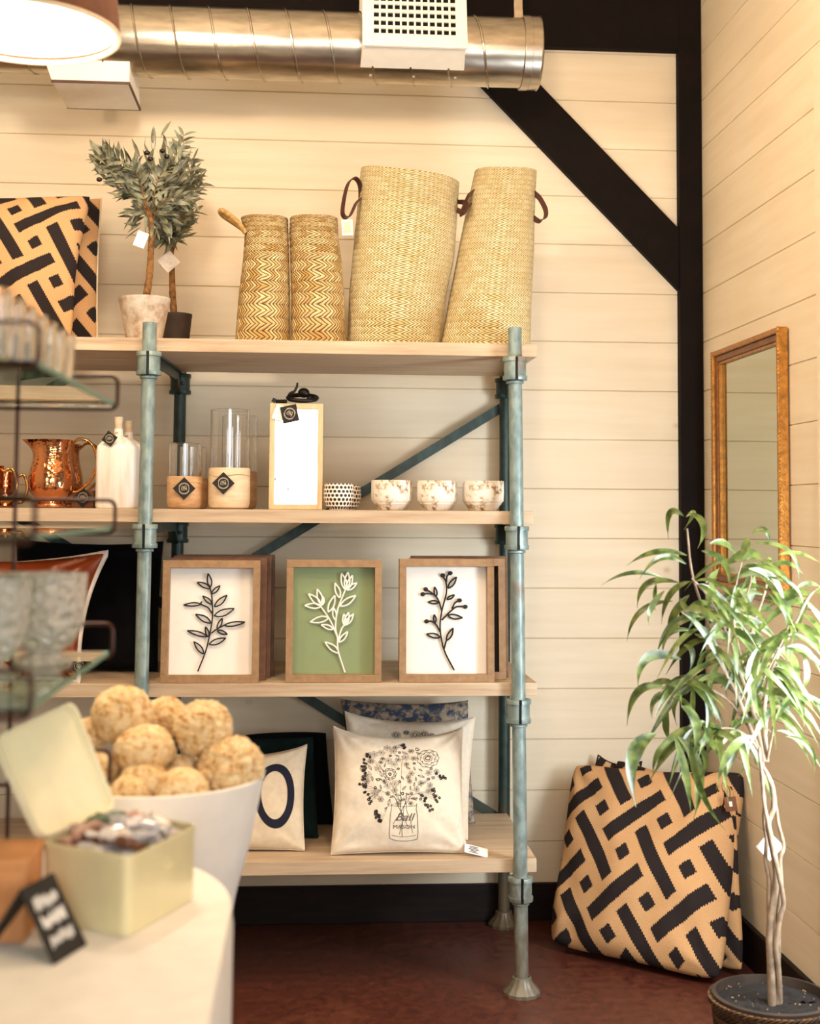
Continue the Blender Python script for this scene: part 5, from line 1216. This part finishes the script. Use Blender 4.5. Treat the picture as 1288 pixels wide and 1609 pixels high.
for lay, (zl, nn_) in enumerate(((TZ+.07, 5), (TZ+.096, 5), (TZ+.118, 4))):
    for i in range(nn_):
        for j in range(nn_):
            a_ = (i+.5)/nn_*.70+.15+rnd.uniform(-.012, .012); b_ = (j+.5)/nn_*.70+.15+rnd.uniform(-.012, .012); p = Fp+du*a_+dv*b_; c = V((p.x, p.y, zl+rnd.uniform(-.003, .006)))
            k = nmz[rnd.randrange(8)]
            pos = ('%s row from near corner, %s along' % (('first', 'second', 'third', 'fourth')[min(3, j)], ('first', 'second', 'third', 'fourth')[min(3, i)]))
            lb = {'brown': 'brown wrapped sweet in the open tin', 'cream': 'cream wrapped sweet in the open tin', 'silver': 'silver wrapped sweet in the open tin', 'rose': 'rose wrapped sweet in the open tin', 'green': 'dark green wrapped sweet in the open tin'}[k]
            if k not in protos:
                o = part('wrapped_sweet', sweet(k, (0, 0, 0), 0, 0), 'wrap_'+k, None, origin=(0, 0, 0)); tag(o, lb, 'sweet', k+' wrapped sweets'); protos[k] = o
            else: o = protos[k].copy(); COL.objects.link(o)
            o['label'] = (k+' wrapped sweet atop the tin, '+pos) if lay == 2 else (k+' wrapped sweet under the top layer in the open tin')
            o['group'] = 'sweets on top of the tin heap' if lay == 2 else k+' sweets under the top layer'
            o.scale = (1.22,)*3; o.location = c; o.rotation_euler = (rnd.uniform(-.4, .4), rnd.uniform(-.3, .3), rnd.uniform(0, 3.1))
# kraft box behind the lid
kc = at(-30, 1350, 1.96); 
kb_ = thing('kraft_box', 'orange brown card box behind the tin lid at the left edge', 'box', (kc.x, 1.96, TZ+.002))
mb = MB(); mb.box((kc.x, 1.96, TZ+.002+.05), (.15, .12, .10)); part('box_body', mb, 'kraft', kb_, bevel=.003); mb = MB(); mb.box((kc.x, 1.96, TZ+.107), (.154, .124, .012)); part('box_lid', mb, 'kraft', kb_, bevel=.002)

# black tent card with white handwriting
k0, k1 = atz(137, 1484, TZ+.002), atz(86, 1516, TZ+.002)
tY = (k0.y+k1.y)/2; t0, t1 = at(84, 1371, k0.y+.035), at(33, 1397, k1.y+.035)
t1 = t0+(k1-k0); 
sg_ = thing('tent_card', 'small black folded tent card with white handwriting on the white table', 'sign', ((k0.x+k1.x)/2, tY, TZ+.002))
b0_, b1_ = V((2*t0.x-k0.x, 2*t0.y-k0.y, TZ+.002)), V((2*t1.x-k1.x, 2*t1.y-k1.y, TZ+.002))
nf = (k1-k0).cross(t0-k0).normalized(); nf = -nf if nf.y > 0 else nf
mb = MB(); mb.hexa([k1, k0, t0, t1]+[p-nf*.0025 for p in (k1, k0, t0, t1)]); part('front_flap', mb, 'tag_dark', sg_)
nb_ = (b1_-b0_).cross(t0-b0_).normalized(); mb = MB(); mb.hexa([b1_, b0_, t0, t1]+[p-nb_*.0025 for p in (b1_, b0_, t0, t1)]); part('back_flap', mb, 'tag_dark', sg_)
mb = MB(); rnd = random.Random(5)
def cardp(a_, b_): return k1+(k0-k1)*a_+(t1-k1)*b_+nf*.0008      # a along the bottom, b upwards
for row, (b_, n__) in enumerate(((.72, 9), (.48, 11), (.24, 8))):
    pts = [cardp(.14+.72*i/(n__*2), b_+(.09 if i % 2 else -.06)*rnd.uniform(.6, 1.3)) for i in range(n__*2)]; mb.tube(spline(pts, 4), .0009, 5)
part('handwriting', mb, 'white_matte', sg_)

# ------------------------------------------------------------ wire display rack with glass shelves
GX = -.283; GY1 = 2.25; GY0 = 1.60; GXL = GX-.52
rack = thing('glass_display_rack', 'bronze wire display rack with tiered glass shelves at the left edge', 'rack', ((GX+GXL)/2, (GY0+GY1)/2, TZ+.002))
ZG = [at(180, 643, GY1).z, at(180, 838, GY1).z, at(176, 1033, GY1).z, at(172, 1232, GY1).z]
GX = at(183, 700, GY1).x
def loop(y, zlo, zhi, name='wire_rail'):
    r = .012; pts = []
    for (cx_, cz_, a0_) in ((GX-r, zlo+r, -pi/2), (GX-r, zhi-r, 0), (GXL+r, zhi-r, pi/2), (GXL+r, zlo+r, pi)):
        for k in range(5): t = a0_+pi/2*k/4; pts.append(V((cx_+r*cos(t), y, cz_+r*sin(t))))
    mb = MB(); mb.tube(pts, .0033, 8, closed=True); part(name, mb, 'bronze', rack)
for i, z in enumerate(ZG):
    loop(GY1, z, z+.054)
    if i == 3: continue
    loop(GY0, z, z+.054)
    mb = MB(); mb.box(((GX+GXL)/2, (GY0+GY1)/2, z+.0075), (GX-GXL-.014, GY1-GY0-.008, .006)); gs = part('glass_shelf', mb, 'glass_green', rack, bevel=.001)
    mb = MB(); mb.box((GX-.0055, (GY0+GY1)/2, z+.0075), (.0025, GY1-GY0-.010, .0062)); part('green_edge', mb, 'glass_edge', gs)
for x in (at(20, 900, GY1).x, GXL+.05):
    for y in (GY0-.0, GY1+.0):
        mb = MB(); mb.tube([V((x, y+(.0065 if y > GY0+.1 else -.0065), TZ+.002)), V((x, y+(.0065 if y > GY0+.1 else -.0065), ZG[0]+.05))], .0035, 8); part('upright', mb, 'bronze', rack)
zg = ZG[0]+.011
def tumbler(r, h):
    mb = MB(); mb.lathe([(r*.86, 0), (r*.9, .003), (r, h), (r-.0012, h+.001), (r-.0024, h), (r*.88-.002, .010), (.001, .009)], (0, 0, 0), 40); return mb
tb = part('glass_tumbler', tumbler(.027, .092), 'glass', None, origin=(0, 0, 0)); first = True
names = ['at the far right end of the row', 'second from the far end of the row', 'third from the far end of the row', 'fourth from the far end of the row', 'fifth from the far end of the row', 'sixth from the far end of the row', 'at the near end of the row']
TX_ = GX-.075; k = 0
for j, dx in enumerate((0, -.075)):
    for i in range(7-3*j):
        o = tb if first else tb.copy()
        if not first: COL.objects.link(o)
        first = False; o.location = (TX_+dx, GY1-.13-i*.074, zg)
        tag(o, 'clear glass tumbler on the top glass shelf, %s row, %s' % (('outer', 'inner')[j], names[i].replace(' of the row', '')), 'glass', 'clear tumblers on the top glass shelf')
# pressed glass bowls on the third glass shelf
zg = ZG[2]+.011
def cbowl(r, h, lb, x, y):
    root = thing('crystal_goblet', lb, 'glass', (x, y, zg), 'pressed crystal goblets')
    mb = MB(); mb.lathe([(r*.72, 0), (r*.74, .004), (r*.5, .012), (r*.4, h*.12), (r*.7, h*.2), (r*.95, h*.4), (r, h*.7), (r*1.02, h), (r*.98, h), (r*.94, h*.7), (r*.85, h*.42), (.001, h*.3)], (x, y, zg), 60,
             fn=lambda rr, t, z: rr*(1+(.03*abs(sin(9*t+z*90)) if z > h*.3 and rr > r*.8 else 0))); part('goblet_body', mb, 'crystal', root)
xg = at(62, 1000, 2.05).x
cbowl(.060, .134, 'pressed crystal goblet nearest the right edge of the lower glass shelf', xg, 2.08)
cbowl(.060, .134, 'pressed crystal goblet in front of the rightmost one, cut by the left edge', xg-.05, 1.92)
cbowl(.060, .134, 'pressed crystal goblet left of the rightmost one, cut by the left edge', xg-.14, 2.12)
